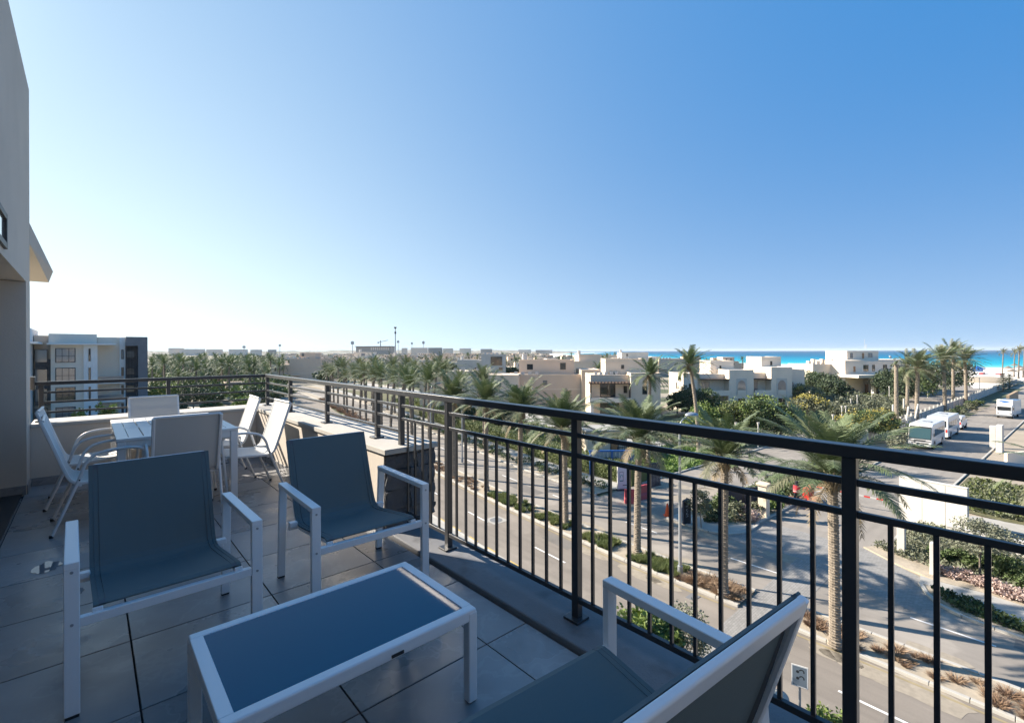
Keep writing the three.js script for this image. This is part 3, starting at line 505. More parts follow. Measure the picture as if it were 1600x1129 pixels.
// ---------------------------------------------------------------- plants
const WIND = V3(.85, 0, .25);
function frondGeo(az, el, L, droop, nl, lw, wind, ll = .42) {
  const pos = [], steps = 14, P = [V3(0, 0, 0)], D = []; let e = el; const a = V3(Math.cos(az), 0, Math.sin(az));
  for (let i = 0; i < steps; i++) { const t = i / steps, ee = e - droop * Math.pow(t, 1.3); const d = a.clone().multiplyScalar(Math.cos(ee)).add(V3(0, Math.sin(ee), 0)).addScaledVector(WIND, wind * t * 1.2).normalize(); D.push(d); P.push(P[i].clone().addScaledVector(d, L / steps)); }
  D.push(D[steps - 1]);
  const at = t => { const f = Math.min(steps - .001, t * steps), i = Math.floor(f), k = f - i; return [P[i].clone().lerp(P[i + 1], k), D[i]]; };
  // midrib
  for (let i = 0; i < steps; i++) { const r = .022 * (1 - i / steps) + .004, r2 = .022 * (1 - (i + 1) / steps) + .004, s = V3(0, 1, 0).cross(D[i]).normalize(), u = D[i].clone().cross(s); const c = (p, k, rad) => p.clone().addScaledVector(s, Math.cos(k * 2.094) * rad).addScaledVector(u, Math.sin(k * 2.094) * rad); for (let k = 0; k < 3; k++) { const A = c(P[i], k, r), B = c(P[i], k + 1, r), Cc = c(P[i + 1], k + 1, r2), E = c(P[i + 1], k, r2); pos.push(...A.toArray(), ...B.toArray(), ...Cc.toArray(), ...A.toArray(), ...Cc.toArray(), ...E.toArray()); } }
  for (let j = 0; j < nl; j++) {
    const t = .14 + .86 * (j + rnd() * .6) / nl, [p, d] = at(t), s = V3(0, 1, 0).cross(d).normalize(), u = d.clone().cross(s).negate().normalize().negate();
    const len = ll * (.45 + .75 * Math.sin(Math.PI * Math.min(1, .12 + t * .86))) * rr(.85, 1.1);
    for (const k of [-1, 1]) {
      const dir = s.clone().multiplyScalar(k * rr(.75, 1)).addScaledVector(d, .55 + .5 * t).addScaledVector(V3(0, 1, 0), rr(.05, .4) - .35 * t).addScaledVector(WIND, wind * .4).normalize();
      const tip = p.clone().addScaledVector(dir, len); tip.y -= len * .12;
      const b0 = p.clone().addScaledVector(d, -lw / 2), b1 = p.clone().addScaledVector(d, lw / 2), m0 = b0.clone().lerp(tip, .5).addScaledVector(d, -lw * .25).addScaledVector(V3(0, 1, 0), .012), m1 = b1.clone().lerp(tip, .5).addScaledVector(d, lw * .25).addScaledVector(V3(0, 1, 0), .012);
      if (nl > 22) pos.push(...b0.toArray(), ...b1.toArray(), ...m1.toArray(), ...b0.toArray(), ...m1.toArray(), ...m0.toArray(), ...m0.toArray(), ...m1.toArray(), ...tip.toArray());
      else pos.push(...b0.toArray(), ...b1.toArray(), ...tip.toArray());
    }
  }
  return tris(pos);
}
function trunkGeo(h, r0, r1, lean, rings, n = 10) {
  const pts = []; for (let i = 0; i <= rings; i++) { const t = i / rings, r = (r0 + (r1 - r0) * Math.pow(t, .6)) * (t < .04 ? 1.25 : 1); pts.push(new THREE.Vector2(r * .95, t * h)); if (i < rings) pts.push(new THREE.Vector2(r * 1.06, (t + .75 / rings) * h)); }
  const g = clean(new THREE.LatheGeometry(pts, n)), p = g.attributes.position, u = g.attributes.uv;
  for (let i = 0; i < p.count; i++) { const x = p.getX(i), y = p.getY(i), z = p.getZ(i), a = Math.atan2(z, x), k = 1 + .05 * Math.sin(a * 5 + Math.round(y / h * rings * 2) * 1.57) + .05 * (hash(Math.round(a * 4 + 20), Math.round(y / h * rings * 2), 6) - .5); p.setXYZ(i, x * k + lean[0] * (y / h) ** 2, y, z * k + lean[1] * (y / h) ** 2); u.setXY(i, a * r0, y); }
  g.computeVertexNormals(); return g;
}
function palm(o) {
  const { name = 'date_palm', label, pos, h, lean = [0, 0], r0 = .2, r1 = .17, fronds = 40, L = 2.7, nl = 44, lw = .045, wind = 0, split = true, mats = M.frond, group, rings, low = .2, boots = true, hi = 1.5 } = o;
  const t = thing(name, label, 'palm tree', pos, 0, group);
  part('trunk', trunkGeo(h, r0, r1, lean, rings || Math.round(h / .1), split ? 12 : 7), split ? M.bark : M.barkOld, t);
  if (boots) { const geos = []; for (let i = 0; i < 30; i++) { const a = i * 2.4, y = h - .55 + i * .018; const b = V3(lean[0] + Math.cos(a) * r1 * .8, y, lean[1] + Math.sin(a) * r1 * .8), e = V3(lean[0] + Math.cos(a) * (r1 + .2), y + .42, lean[1] + Math.sin(a) * (r1 + .2)); geos.push(rod(b, e, .06, .025, 4)); } const m = part('leaf_bases', geos, M.frondDry, t); m.userData.kind = 'stuff'; }
  const crown = new THREE.Group(); crown.name = 'crown'; crown.position.set(lean[0], h, lean[1]); t.add(crown);
  const geos = [[], [], [], []];
  for (let i = 0; i < fronds; i++) {
    const k = i / fronds, el = hi - (hi - low) * Math.pow(k, 1.05) + rr(-.14, .14), az = i * 2.39996 + rr(-.25, .25);
    const g = frondGeo(az, el, L * rr(.85, 1.1) * (k < .15 ? .75 : 1), .5 + .9 * k + rr(-.15, .25), nl, lw, wind, L * .168);
    const mi = k > .9 ? 3 : (i * 7 + 3) % 3;
    if (split) part('frond', g, mats[Math.min(mi, mats.length - 1)], crown); else geos[mi].push(g);
  }
  if (split) for (let i = 0; i < 5; i++) part('dry_frond', frondGeo(i * 1.3 + rr(-.3, .3), -.35 + rr(-.25, .1), L * rr(.5, .75), 1.0, Math.round(nl * .5), lw, wind, L * .12), M.frondDry, crown);
  if (!split) { t.remove(crown); const all = geos.flat(); const m = part('crown', all, mats[Math.round(rnd())], t); m.position.set(lean[0], h, lean[1]); }
  return t;
}
// broad-leaved crowns: leaves gathered in clumps through the crown's volume
function leafCloud(c, rx, ry, rz, n, size, clumps, hollow = .55) {
  const pos = [], cl = []; for (let i = 0; i < clumps; i++) { const a = rnd() * 6.283, z = rr(-.75, 1), q = Math.sqrt(Math.max(0, 1 - z * z)), r = rr(hollow, .95); cl.push([Math.cos(a) * q * r, z * r, Math.sin(a) * q * r, rr(.22, .42)]); }
  for (let i = 0; i < n; i++) {
    const k = cl[i % clumps], a = rnd() * 6.283, z = rr(-1, 1), q = Math.sqrt(1 - z * z), r = k[3] * Math.pow(rnd(), .33);
    const x = c.x + (k[0] + Math.cos(a) * q * r) * rx, y = c.y + (k[1] + z * r) * ry, zz = c.z + (k[2] + Math.sin(a) * q * r) * rz;
    const d = V3(rr(-1, 1), rr(-.5, .9), rr(-1, 1)).normalize(), s = V3(rr(-1, 1), rr(-1, 1), rr(-1, 1)).cross(d).normalize(), L = size * rr(.7, 1.3), w = L * .34;
    const A = [x, y, zz], B = [x + d.x * L * .5 + s.x * w, y + d.y * L * .5 + s.y * w, zz + d.z * L * .5 + s.z * w], E = [x + d.x * L, y + d.y * L, zz + d.z * L], F = [x + d.x * L * .5 - s.x * w, y + d.y * L * .5 - s.y * w, zz + d.z * L * .5 - s.z * w];
    pos.push(...A, ...B, ...E, ...A, ...E, ...F);
  }
  return pos;
}
function tree(name, label, pos, { h = 5, rx = 2, ry = 1.8, rz, n = 2400, size = .16, clumps = 40, mat = M.leafMid, trunk = .12, cat = 'tree', group, stems = 1, fruit = 0, second }) {
  rz = rz || rx; const t = thing(name, label, cat, pos, 0, group), base = h - ry * 1.7, geos = [];
  for (let s = 0; s < stems; s++) {
    const off = stems > 1 ? V3(Math.cos(s * 2.1) * .12, 0, Math.sin(s * 2.1) * .12) : V3(0, 0, 0), top = V3(off.x * 3 + rr(-.15, .15), Math.max(.3, h - ry * 1.3), off.z * 3 + rr(-.15, .15));
    geos.push(tube([off, off.clone().lerp(top, .5).add(V3(rr(-.08, .08), 0, rr(-.08, .08))), top], trunk / (stems > 1 ? 1.5 : 1), 8, 6));
    for (let b = 0; b < 5; b++) { const a = b * 1.257 + s, e = V3(top.x + Math.cos(a) * rx * .55, h - ry * rr(.4, 1), top.z + Math.sin(a) * rz * .55); geos.push(rod(top.clone().lerp(off, .1), e, trunk * .5, trunk * .15, 5)); }
  }
  part('trunk', geos, M.barkOld, t);
  part('crown', tris(leafCloud(V3(0, h - ry, 0), rx, ry, rz, n, size, clumps)), mat, t);
  if (second) part('young_leaves', tris(leafCloud(V3(0, h - ry * .9, 0), rx * 1.02, ry * 1.03, rz * 1.02, Math.round(n * .22), size, Math.round(clumps * .5), .8)), second, t).userData.kind = 'stuff';
  for (let i = 0; i < fruit; i++) { const a = rnd() * 6.28, z = rr(-.3, .9), q = Math.sqrt(1 - z * z); part('fruit', new THREE.IcosahedronGeometry(.07, 1).translate(Math.cos(a) * q * rx * .93, h - ry + z * ry * .93, Math.sin(a) * q * rz * .93), M.fruit, t); }
  return t;
}
function bush(name, label, pos, { rx = .8, ry = .6, rz, n = 700, size = .09, clumps = 16, mat = M.leafMid, group, cat = 'shrub', y = 0 }) {
  rz = rz || rx; const m = part(numbered(name), tris(leafCloud(V3(0, ry * .8, 0), rx, ry, rz, n, size, clumps, .4)), mat, scene); m.position.copy(pos); return tag(m, label, cat, group);
}
// --- the palms of the median
reseed(77);
const medianPalms = [[1305, 1010, 6.5, -.12, 3.3, 46], [1131, 932, 6.4, .05, 2.6, 38], [996, 868, 6.4, .1, 3.15, 54], [884, 821, 6.3, -.15, 3.1, 52], [813, 790, 6.8, .05, 3.1, 50], [760, 766, 7.0, 0, 3.0, 48], [708, 743, 7.0, .05, 3.0, 48]];
medianPalms.forEach(([x, y, h, l, L, n], i) => palm({ name: 'date_palm', label: ['tall date palm on the median, the one nearest the white-walled corner bed', 'date palm with a small crown on the median, next beyond the nearest one', 'date palm on the median just past the street lamp towards the villas', 'date palm on the median rising in front of the clipped hedge'][i] || 'date palm in the row on the planted median of the boulevard', group: 'date palms along the median', pos: gp(x, y, .1), h: h - .1, lean: [l, .05], L, fronds: n, nl: i < 4 ? 58 : 42, lw: i < 4 ? .04 : .05 }));
for (let i = 0; i < 15; i++) { const s = 28.5 + i * 4.6; palm({ label: 'date palm in the row on the planted median of the boulevard', group: 'date palms along the median', pos: BV(s, 1.0 + rr(-.2, .2), .1), h: 7.2 + rr(-1, .9), lean: [rr(-.5, .5), rr(-.4, .4)], L: 3.0 + rr(-.5, .5), fronds: 38, nl: 20, lw: .075, split: false, boots: false, rings: 14, mats: M.frondFar }); }
for (let i = 0; i < 14; i++) palm({ name: 'verge_palm', label: 'date palm on the far verge of the boulevard, behind the median row', group: 'date palms of the far verge', pos: BV(31 + i * 5.2, 8.6 + rr(-.3, .3), .1), h: 7.6 + rr(-1.2, 1.1), lean: [rr(-.6, .6), rr(-.4, .4)], L: 3.2 + rr(-.5, .5), fronds: 38, nl: 20, lw: .08, split: false, boots: false, rings: 16 });
// palms of the far verge and of the villa gardens
const others = [[1092, 718, 9.8, -.9, .12, 'tall slender palm with a wind-blown crown in front of the pale twin villa', 2.7, 34], [1013, 727, 8.9, .25, .1, 'tall dark palm in front of the villa with the wooden balcony', 2.5, 30]];
others.forEach(([x, y, h, l, w, label, L, n]) => palm({ label, pos: gp(x, y), h, lean: [l, 0], L, fronds: n, nl: 34, lw: .06, wind: w * 3, r0: .22, r1: .16, rings: 40, low: -.35 }));
palm({ label: 'short bushy palm with arching fronds beside the gate pillar roofs', pos: gp(905, 700), h: 1.2, L: 2.6, fronds: 26, nl: 26, lw: .06, split: false, boots: false, mats: M.frondFar });
const beachPalms = [[1401, 664, 9.2, 0, 6, 1.0], [1433, 664, 8.6, .2, 42, 4.0], [1477, 646, 9.2, -.3, 44, 4.4], [1490, 630, 10.6, 0, 38, 3.8], [1510, 634, 9.2, -.2, 42, 4.0], [1418, 645, 8.4, .3, 38, 3.6]];
beachPalms.forEach(([x, y, h, l, n, L], i) => palm({ name: 'avenue_palm', label: ['palm trunk with almost no fronds left beside the avenue', 'palm with a full wind-blown crown next to the bare trunk', 'palm with the widest wind-blown crown on the grass strip', 'tallest wind-blown palm, standing behind the wide-crowned one', 'wind-blown palm at the sea end of the avenue row', 'palm half hidden behind the bare trunk'][i], group: i ? 'palms along the beach avenue' : undefined, pos: gp(x, y), h, lean: [l, 0], r0: .3, r1: .24, L, fronds: n, nl: 30, lw: .09, wind: .95, rings: 34, low: -.3, boots: i > 0, mats: [M.frond[1], M.frond[3], M.frond[1], M.frond[3]] }));
for (const [x, y, h] of [[1567, 588, 10], [1592, 592, 11], [1600, 590, 11.5], [1585, 589, 10]]) palm({ name: 'beach_palm', label: 'slim palm bent by the sea wind at the edge of the beach', group: 'palms at the beach edge', pos: gp(x, y), h, lean: [.4, 0], L: 3, fronds: 22, nl: 18, lw: .16, wind: 1.3, split: false, boots: false, rings: 12, r0: .25, low: -.3, mats: [M.frond[1], M.frond[3]] });
// the palm just outside the frame on the right, whose fronds reach in
palm({ label: 'palm by the side path with long fronds arching over the pale gate posts', pos: BR(-13.6, 23.5), h: 3.9, L: 3.4, fronds: 34, nl: 50, lw: .045, low: -.45 });
// --- planting of the median: green tufts, then dry ones
function tuftGeo(n, r, h, w, spread) { const pos = []; for (let i = 0; i < n; i++) { const a = rnd() * 6.28, q = r * Math.sqrt(rnd()), x = Math.cos(a) * q, z = Math.sin(a) * q, l = h * rr(.6, 1.1), tx = x * (1 + spread) + rr(-.06, .06), tz = z * (1 + spread) + rr(-.06, .06), sx = Math.cos(a * 3 + i) * w, sz = Math.sin(a * 3 + i) * w; pos.push(x - sx, 0, z - sz, x + sx, 0, z + sz, tx, l, tz, x + sx, l * .2, z - sz, tx + rr(-.1, .1), l * .8, tz + rr(-.1, .1), x - sx, l * .3, z + sz); } return tris(pos); }
reseed(501);
{
  const gG = [0, 1, 2].map(() => tuftGeo(240, .2, .33, .012, .5)), gB = [0, 1, 2].map(() => tuftGeo(150, .2, .24, .012, 1.3));
  const mk = (name, g, mat, label, cat, group, p, sc) => { const m = part(numbered(name), g, mat, scene); m.position.copy(p); m.scale.setScalar(sc); m.rotation.y = rnd() * 6; tag(m, label, cat, group); };
  const gm = [leaf(.17, .2, .06, .2), leaf(.13, .17, .05, .2)], bm = [leaf(.25, .16, .1, .1), leaf(.33, .23, .15, .1)];
  const green = [[-1.6, 1.2], [2.6, 4.6], [6.3, 9], [10.2, 15]];
  for (const [a, b] of green) for (let s = a; s < b; s += .42) for (const t of [.45, .9, 1.35]) if (rnd() < .8) mk('green_tuft', gG[(rnd() * 3) | 0], gm[(rnd() * 2) | 0], 'low green lavender-like tuft planted in the median', 'plant', 'green tufts in the median', BV(s + rr(-.15, .15), t + rr(-.12, .12), .1), rr(.8, 1.25));
  const brown = [[-4.8, -1.9], [-13.5, -7.2], [17, 22], [24, 34]];
  for (const [a, b] of brown) for (let s = a; s < b; s += .55) for (const t of [.4, .85, 1.35]) if (rnd() < .62) mk('dry_tuft', gB[(rnd() * 3) | 0], bm[(rnd() * 2) | 0], 'low dried brown tuft on the sandy median', 'plant', 'dried tufts in the median', BV(s + rr(-.2, .2), t + rr(-.15, .15), .1), rr(.55, 1.05));
  for (let i = 0; i < 9; i++) mk('dry_frond_heap', tuftGeo(260, .4, .4, .014, 1.1), bm[1], 'heap of cut dried palm fronds lying on the median', 'plant waste', 'heaps of dried fronds on the median', BV(-2.6 - (i % 5) * .5, .5 + .25 * (i % 4), .1), rr(.7, 1));
  for (let s = 36; s < 100; s += 1.6) mk('red_shrub', gB[(rnd() * 3) | 0], bm[0], 'reddish low shrub in the far end of the median', 'shrub', 'reddish shrubs in the far median', BV(s, rr(.5, 1.5), .1), rr(2, 3));
}
// --- hedge and low planting across the boulevard
reseed(700);
{
  const h = thing('clipped_hedge', 'long clipped green hedge along the far footpath of the boulevard', 'hedge');
  const core = [], pos = []; const hedgeLeaf = leaf(.135, .165, .045), s0 = 9.9, s1 = 62, t0 = 11.5, t1 = 13.6, hh = 1.55;
  for (let s = s0; s < s1; s += 3) { const a = BV(s, (t0 + t1) / 2), b = BV(Math.min(s1, s + 3.02), (t0 + t1) / 2); core.push(bar(V3(a.x, hh / 2 - .05, a.z), V3(b.x, hh / 2 - .05, b.z), t1 - t0 - .2, hh - .15)); }
  part('inner_foliage', core, hedgeLeaf, h);
  for (let i = 0; i < 26000; i++) {
    const s = rr(s0, s1) * 1, f = rnd(), p = f < .45 ? BV(s, rr(t0, t1)) : BV(s, f < .85 ? t0 + rr(-.03, .12) : t1); p.y = f < .45 ? hh + rr(-.12, .06) : rr(.05, hh);
    const d = V3(rr(-1, 1), rr(-.4, 1), rr(-1, 1)).normalize(), q = V3(rr(-1, 1), rr(-1, 1), rr(-1, 1)).cross(d).normalize(), L = rr(.1, .19), w = L * .4; pos.push(p.x - q.x * w, p.y - q.y * w, p.z - q.z * w, p.x + q.x * w, p.y + q.y * w, p.z + q.z * w, p.x + d.x * L, p.y + d.y * L, p.z + d.z * L);
  }
  part('leaves', tris(pos), hedgeLeaf, h).userData.kind = 'stuff';
  for (let i = 0; i < 46; i++) bush('verge_shrub', 'low dark shrub in the verge strip before the hedge', BV(11 + i * 1.15 + rr(-.3, .3), rr(8.2, 9.3), .1), { rx: rr(.5, .85), ry: rr(.25, .45), n: 260, size: .13, clumps: 9, mat: i % 3 ? M.leafDark : M.leafMid, group: 'low shrubs of the far verge' });
}
function cover(name, pts, n, size, mats, hgt, label, cat) {       // ground cover that nobody could count
  const xs = pts.map(p => p.x), zs = pts.map(p => p.z), x0 = Math.min(...xs), x1 = Math.max(...xs), z0 = Math.min(...zs), z1 = Math.max(...zs);
  const inside = (x, z) => { let c = false; for (let i = 0, j = pts.length - 1; i < pts.length; j = i++) if ((zs[i] > z) !== (zs[j] > z) && x < (xs[j] - xs[i]) * (z - zs[i]) / (zs[j] - zs[i]) + xs[i]) c = !c; return c; };
  const lumps = mats.map(() => []); let k = 0, guard = 0;
  while (k < n && guard++ < n * 8) { const x = rr(x0, x1), z = rr(z0, z1); if (!inside(x, z)) continue; k++; const hh = hgt * (.4 + .9 * fbm(x * .5 + 50, z * .5 + 50, 512, 3, 3)), y = .09 + rnd() * hh, d = V3(rr(-1, 1), rr(0, 1), rr(-1, 1)).normalize(), q = V3(rr(-1, 1), rr(-.4, .4), rr(-1, 1)).cross(d).normalize(), L = size * rr(.7, 1.3), w = L * .35; lumps[(rnd() * mats.length) | 0].push(x - q.x * w, y - q.y * w, z - q.z * w, x + q.x * w, y + q.y * w, z + q.z * w, x + d.x * L, y + d.y * L, z + d.z * L); }
  lumps.forEach((l, i) => { if (!l.length) return; const m = part(numbered(name), tris(l), mats[i], scene); tag(m, label, cat, null, 'stuff'); });
}
reseed(900);
cover('lawn_grass', [BR(9.7, 14.1), BR(9.7, 29.5), BR(17, 29.5), BR(17, 14.1)], 9000, .26, [leaf(.14, .23, .03), leaf(.11, .19, .03)], .22, 'long bright grass of the lawn by the entrance street', 'grass');
cover('corner_ground_cover', [BR(-6.7, 12.4), BR(-7.5, 13.6), BR(-7.6, 19), BR(-12.5, 19), BR(-12.5, 11.4), BR(-9.2, 11.7)], 7000, .16, [M.leafOlive, M.leafGrey], .4, 'grey green ground cover of the corner bed', 'ground cover');
cover('verge_ground_cover', [BR(-9.9, 8.7), BR(-10.9, 7.4), BR(-13.1, 7.0), BR(-26, 6.6), BR(-26, 7.4), BR(-13.1, 7.7), BR(-11.6, 8.6)], 8000, .15, [M.leafMid, M.leafDark], .35, 'dark green ground cover of the roadside strip', 'ground cover');
cover('side_ground_cover', [BR(-8, 25.4), BR(-8, 36), BR(-26, 31), BR(-26, 26.6), BR(-11, 24.6)], 12000, .22, [M.leafOlive, M.leafCitrus], .4, 'patchy green ground cover beside the pale wall', 'ground cover');
cover('island_ground_cover', [BR(3, 9.5), BR(3, 30), BR(-.6, 30), BR(-.6, 11.2), BR(.2, 9.5)], 6000, .2, [M.leafOlive, M.leafMid], .4, 'mixed low planting on the island between the two streets', 'ground cover');
cover('garden_ground_cover', [BR(14, 46), BR(14, 120), BR(26, 120), BR(26, 46)], 8000, .4, [M.leafOlive, M.leafMid, M.leafCitrus], .7, 'scrubby green planting of the palm garden', 'ground cover');
cover('hedge_garden_cover', [BV(14, 14), BV(90, 14), BV(90, 23), BV(14, 23)], 15000, .34, [M.leafOlive, M.leafBright], .4, 'rough grass and low planting behind the clipped hedge', 'ground cover');
cover('street_bank_cover', [BR(10.4, 30), BR(10.4, 62), BR(26, 62), BR(26, 30)], 9000, .3, [M.leafOlive, M.leafMid], .5, 'rough planting along the inner street', 'ground cover');
// --- single shrubs and trees
reseed(1200);
tree('olive_tree', 'small grey green olive tree in front of the white wall', gp(1530, 905), { h: 2.9, rx: 1.35, ry: .85, n: 5200, size: .1, clumps: 42, mat: M.leafGrey, trunk: .06, stems: 2 });
const b1 = (x, y, o, label, name = 'garden_shrub') => bush(name, label, gp(x, y), o);
for (const [x, y, r] of [[1470, 880, .55], [1495, 885, .6], [1560, 900, .7], [1585, 915, .8], [1610, 925, .8], [1515, 892, .5]]) b1(x, y, { rx: r, ry: r * .9, n: 1300, size: .14, clumps: 18, mat: M.leafMid, group: 'green shrubs by the white wall' }, 'bright green shrub growing against the low white wall');
for (const [x, y, r] of [[1478, 902, .45], [1505, 908, .5], [1535, 918, .5], [1562, 928, .5], [1588, 938, .55], [1612, 945, .55]]) b1(x, y, { rx: r, ry: r * .7, n: 1000, size: .11, clumps: 18, mat: M.leafPink, group: 'pale flowering shrubs by the footpath' }, 'pale pink flowering shrub edging the curved footpath', 'flowering_shrub');
tree('street_tree', 'slender young tree with thin grey green leaves below the railing', gp(1078, 1120), { h: 3.6, rx: .75, ry: 1.25, n: 2400, size: .1, clumps: 30, mat: M.leafGrey, trunk: .03 });
tree('street_tree', 'dense bright green tree crown just below the railing', V3(4.0, .1, -14.0), { h: 3.3, rx: .95, ry: .85, n: 4200, size: .15, clumps: 44, mat: M.leafBright, trunk: .07, second: M.leafMid });
for (const [x, y] of [[1280, 1150], [1296, 1146]]) bush('pavement_shrub', 'small yellow green shrub on the near pavement', gp(x, y), { rx: .5, ry: .5, n: 500, size: .12, mat: M.leafBright, group: 'shrubs on the near pavement' });
tree('young_tree', 'thin young tree on the kerbed island beside the dark sign', gp(1096, 826), { h: 2.4, rx: .75, ry: .7, n: 1500, size: .12, clumps: 24, mat: M.leafOlive, trunk: .03 });
for (const [x, y, r, m] of [[1125, 800, .9, M.leafMid], [1150, 812, .8, M.leafOlive], [1172, 815, .7, M.leafPink], [1110, 815, .6, M.leafDark], [1185, 805, .7, M.leafOlive], [1215, 788, .8, M.leafMid], [1205, 800, .7, M.leafBright], [1228, 775, .9, M.leafMid], [1285, 760, .8, M.leafMid], [1250, 752, .7, M.leafMid], [1275, 738, .8, M.leafOlive]]) b1(x, y, { rx: r, ry: r * .85, n: 900, size: .15, clumps: 14, mat: m, group: 'shrubs on the kerbed island' }, 'shrub planted on the kerbed island by the gate');
const citrus = [[1150, 688, 5, 2.6, 2], [1192, 690, 5.4, 2.8, 2.1], [1222, 692, 4.6, 2.3, 1.7], [1098, 690, 4.6, 2, 1.8], [1265, 676, 5, 2.3, 1.5], [1258, 640, 4.6, 3, 1.9], [1350, 690, 3.6, 2.6, 1.4], [1375, 684, 3.4, 2.2, 1.3]];
citrus.forEach(([x, y, h, rx, ry], i) => tree('citrus_tree', ['wide round citrus tree with yellowing leaves in the villa garden', 'tallest round citrus tree in the villa garden, mid green', 'dark round citrus tree at the end of the garden group', 'bright green rounded tree beside the tall slender palm', 'airy olive green tree on pale thin trunks', 'broad olive green tree in front of the twin villa'][i] || 'low orange tree with ripe fruit behind the big median palm', gp(x, y), { h, rx, ry, n: 4200, size: .26, clumps: 46, mat: [M.leafCitrus, M.leafMid, M.leafDark, M.leafBright, M.leafOlive, M.leafOlive][i] || M.leafMid, second: i < 4 ? M.leafBright : M.leafGold, trunk: .12, fruit: i > 5 ? 10 : 0, group: i > 5 ? 'orange trees' : 'citrus trees of the villa gardens' }));
const dark = [[1075, 650, 5, 3, 2.4], [1098, 648, 4.6, 3, 2.2], [1058, 652, 4, 1.6, 1.6], [1286, 624, 6.4, 3.6, 3.0], [1268, 620, 6, 3.0, 2.8], [1306, 628, 5, 3.2, 2.4], [1402, 628, 7, 4, 3.2], [1428, 624, 8, 4.6, 3.6], [1458, 618, 8, 4.6, 3.6], [1492, 612, 8.6, 4.6, 3.8], [1385, 618, 6, 3, 2.6], [727, 668, 3.6, 2.1, 1.8], [783, 672, 3.6, 2.3, 1.9], [990, 640, 4, 2.5, 2]];
dark.forEach(([x, y, h, rx, ry], i) => tree('garden_tree', i < 3 ? 'dark dense tree in front of the pale twin villa' : i < 6 ? 'tall dark tree beside the arcaded villa' : i < 11 ? 'tall dense tree lining the beach avenue' : 'dark round-headed tree on the villa street', gp(x, y), { h, rx, ry, n: 3600, size: i < 3 ? .3 : .42, clumps: 44, mat: i % 3 === 1 ? M.leafMid : M.leafDark, trunk: .14, group: i < 3 ? 'dark trees by the twin villa' : i < 6 ? 'trees by the arcaded villa' : i < 11 ? 'trees lining the beach avenue' : 'round trees on the villa street' }));
for (let i = 0; i < 18; i++) { const x = 1290 + (i % 9) * 14 + rr(-5, 5), y = 642 + ((i / 9) | 0) * 14 + rr(-4, 4); bush('feathery_shrub', 'tall feathery grey green shrub in the garden before the arcaded villa', gp(x, y), { rx: rr(1.6, 2.3), ry: rr(1.3, 1.9), n: 1300, size: .3, clumps: 26, mat: i % 3 ? M.leafOlive : M.leafGrey, group: 'feathery shrubs before the arcaded villa' }); }
for (let i = 0; i < 14; i++) bush('roadside_shrub', 'low shrub in the bed between the beach street and the white fence', BR(.6 + rr(-.5, .5), 58 + i * 4.2), { rx: rr(.7, 1.3), ry: rr(.6, 1), n: 500, size: .25, clumps: 12, mat: i % 2 ? M.leafMid : M.leafOlive, group: 'shrubs along the white fence' });
bush('silver_shrub', 'silvery shrub beside the parked bus', gp(1402, 702), { rx: 1.1, ry: 1.3, n: 1500, size: .2, clumps: 22, mat: M.leafGrey });
for (const [x, y, h] of [[1568, 612, 5], [1578, 607, 4.2]]) { const t = thing('norfolk_pine', 'dark tiered pine beside the end of the white fence', 'tree', gp(x, y), 0, 'tiered pines by the beach'); part('trunk', cyl(.14, .05, h, 0, 0, 0, 6), M.barkOld, t); const pos = []; for (let k = 0; k < 9; k++) for (let j = 0; j < 9; j++) { const a = j * .698 + k, y0 = h * (.12 + .1 * k), R = (1 - k / 9.5) * 2.0; for (let q = 0; q < 14; q++) { const f = q / 14, X = Math.cos(a) * R * f, Z = Math.sin(a) * R * f, Y = y0 + f * .25, w = .35 * (1 - f * .5); pos.push(X, Y, Z, X - Math.sin(a) * w, Y + .1, Z + Math.cos(a) * w, X + Math.cos(a) * .3, Y + .12, Z + Math.sin(a) * .3, X, Y, Z, X + Math.cos(a) * .3, Y + .12, Z + Math.sin(a) * .3, X + Math.sin(a) * w, Y + .1, Z - Math.cos(a) * w); } } part('branches', tris(pos), M.leafDark, t); }

// ---------------------------------------------------------------- buildings
const VA = Math.asin(.62);                    // villas stand square to the boulevard: local x runs along NN, local +z looks back at us
function win(b, x, y, w, h, z, ry = 0, o = {}) {          // framed window on a face through (x, z), turned ry
  const f = o.f || .07, geos = [boxB(-w / 2, w / 2, 0, f, -.02, .05), boxB(-w / 2, w / 2, h - f, h, -.02, .05), boxB(-w / 2, -w / 2 + f, f, h - f, -.02, .05), boxB(w / 2 - f, w / 2, f, h - f, -.02, .05)];
  for (let i = 1; i < (o.cols || 1); i++) { const c = -w / 2 + w * i / o.cols; geos.push(boxB(c - .03, c + .03, f, h - f, -.02, .045)); }
  if (o.mid) geos.push(boxB(-w / 2 + f, w / 2 - f, h * o.mid - .035, h * o.mid + .035, -.02, .044));
  const m = part(o.name || 'window', geos, o.frame || M.frameDark, b); m.position.set(x, y, z); m.rotation.y = ry;
  part('pane', boxB(-w / 2 + f, w / 2 - f, f, h - f, -.01, .012), o.pane || M.glass, m);
  return m;
}
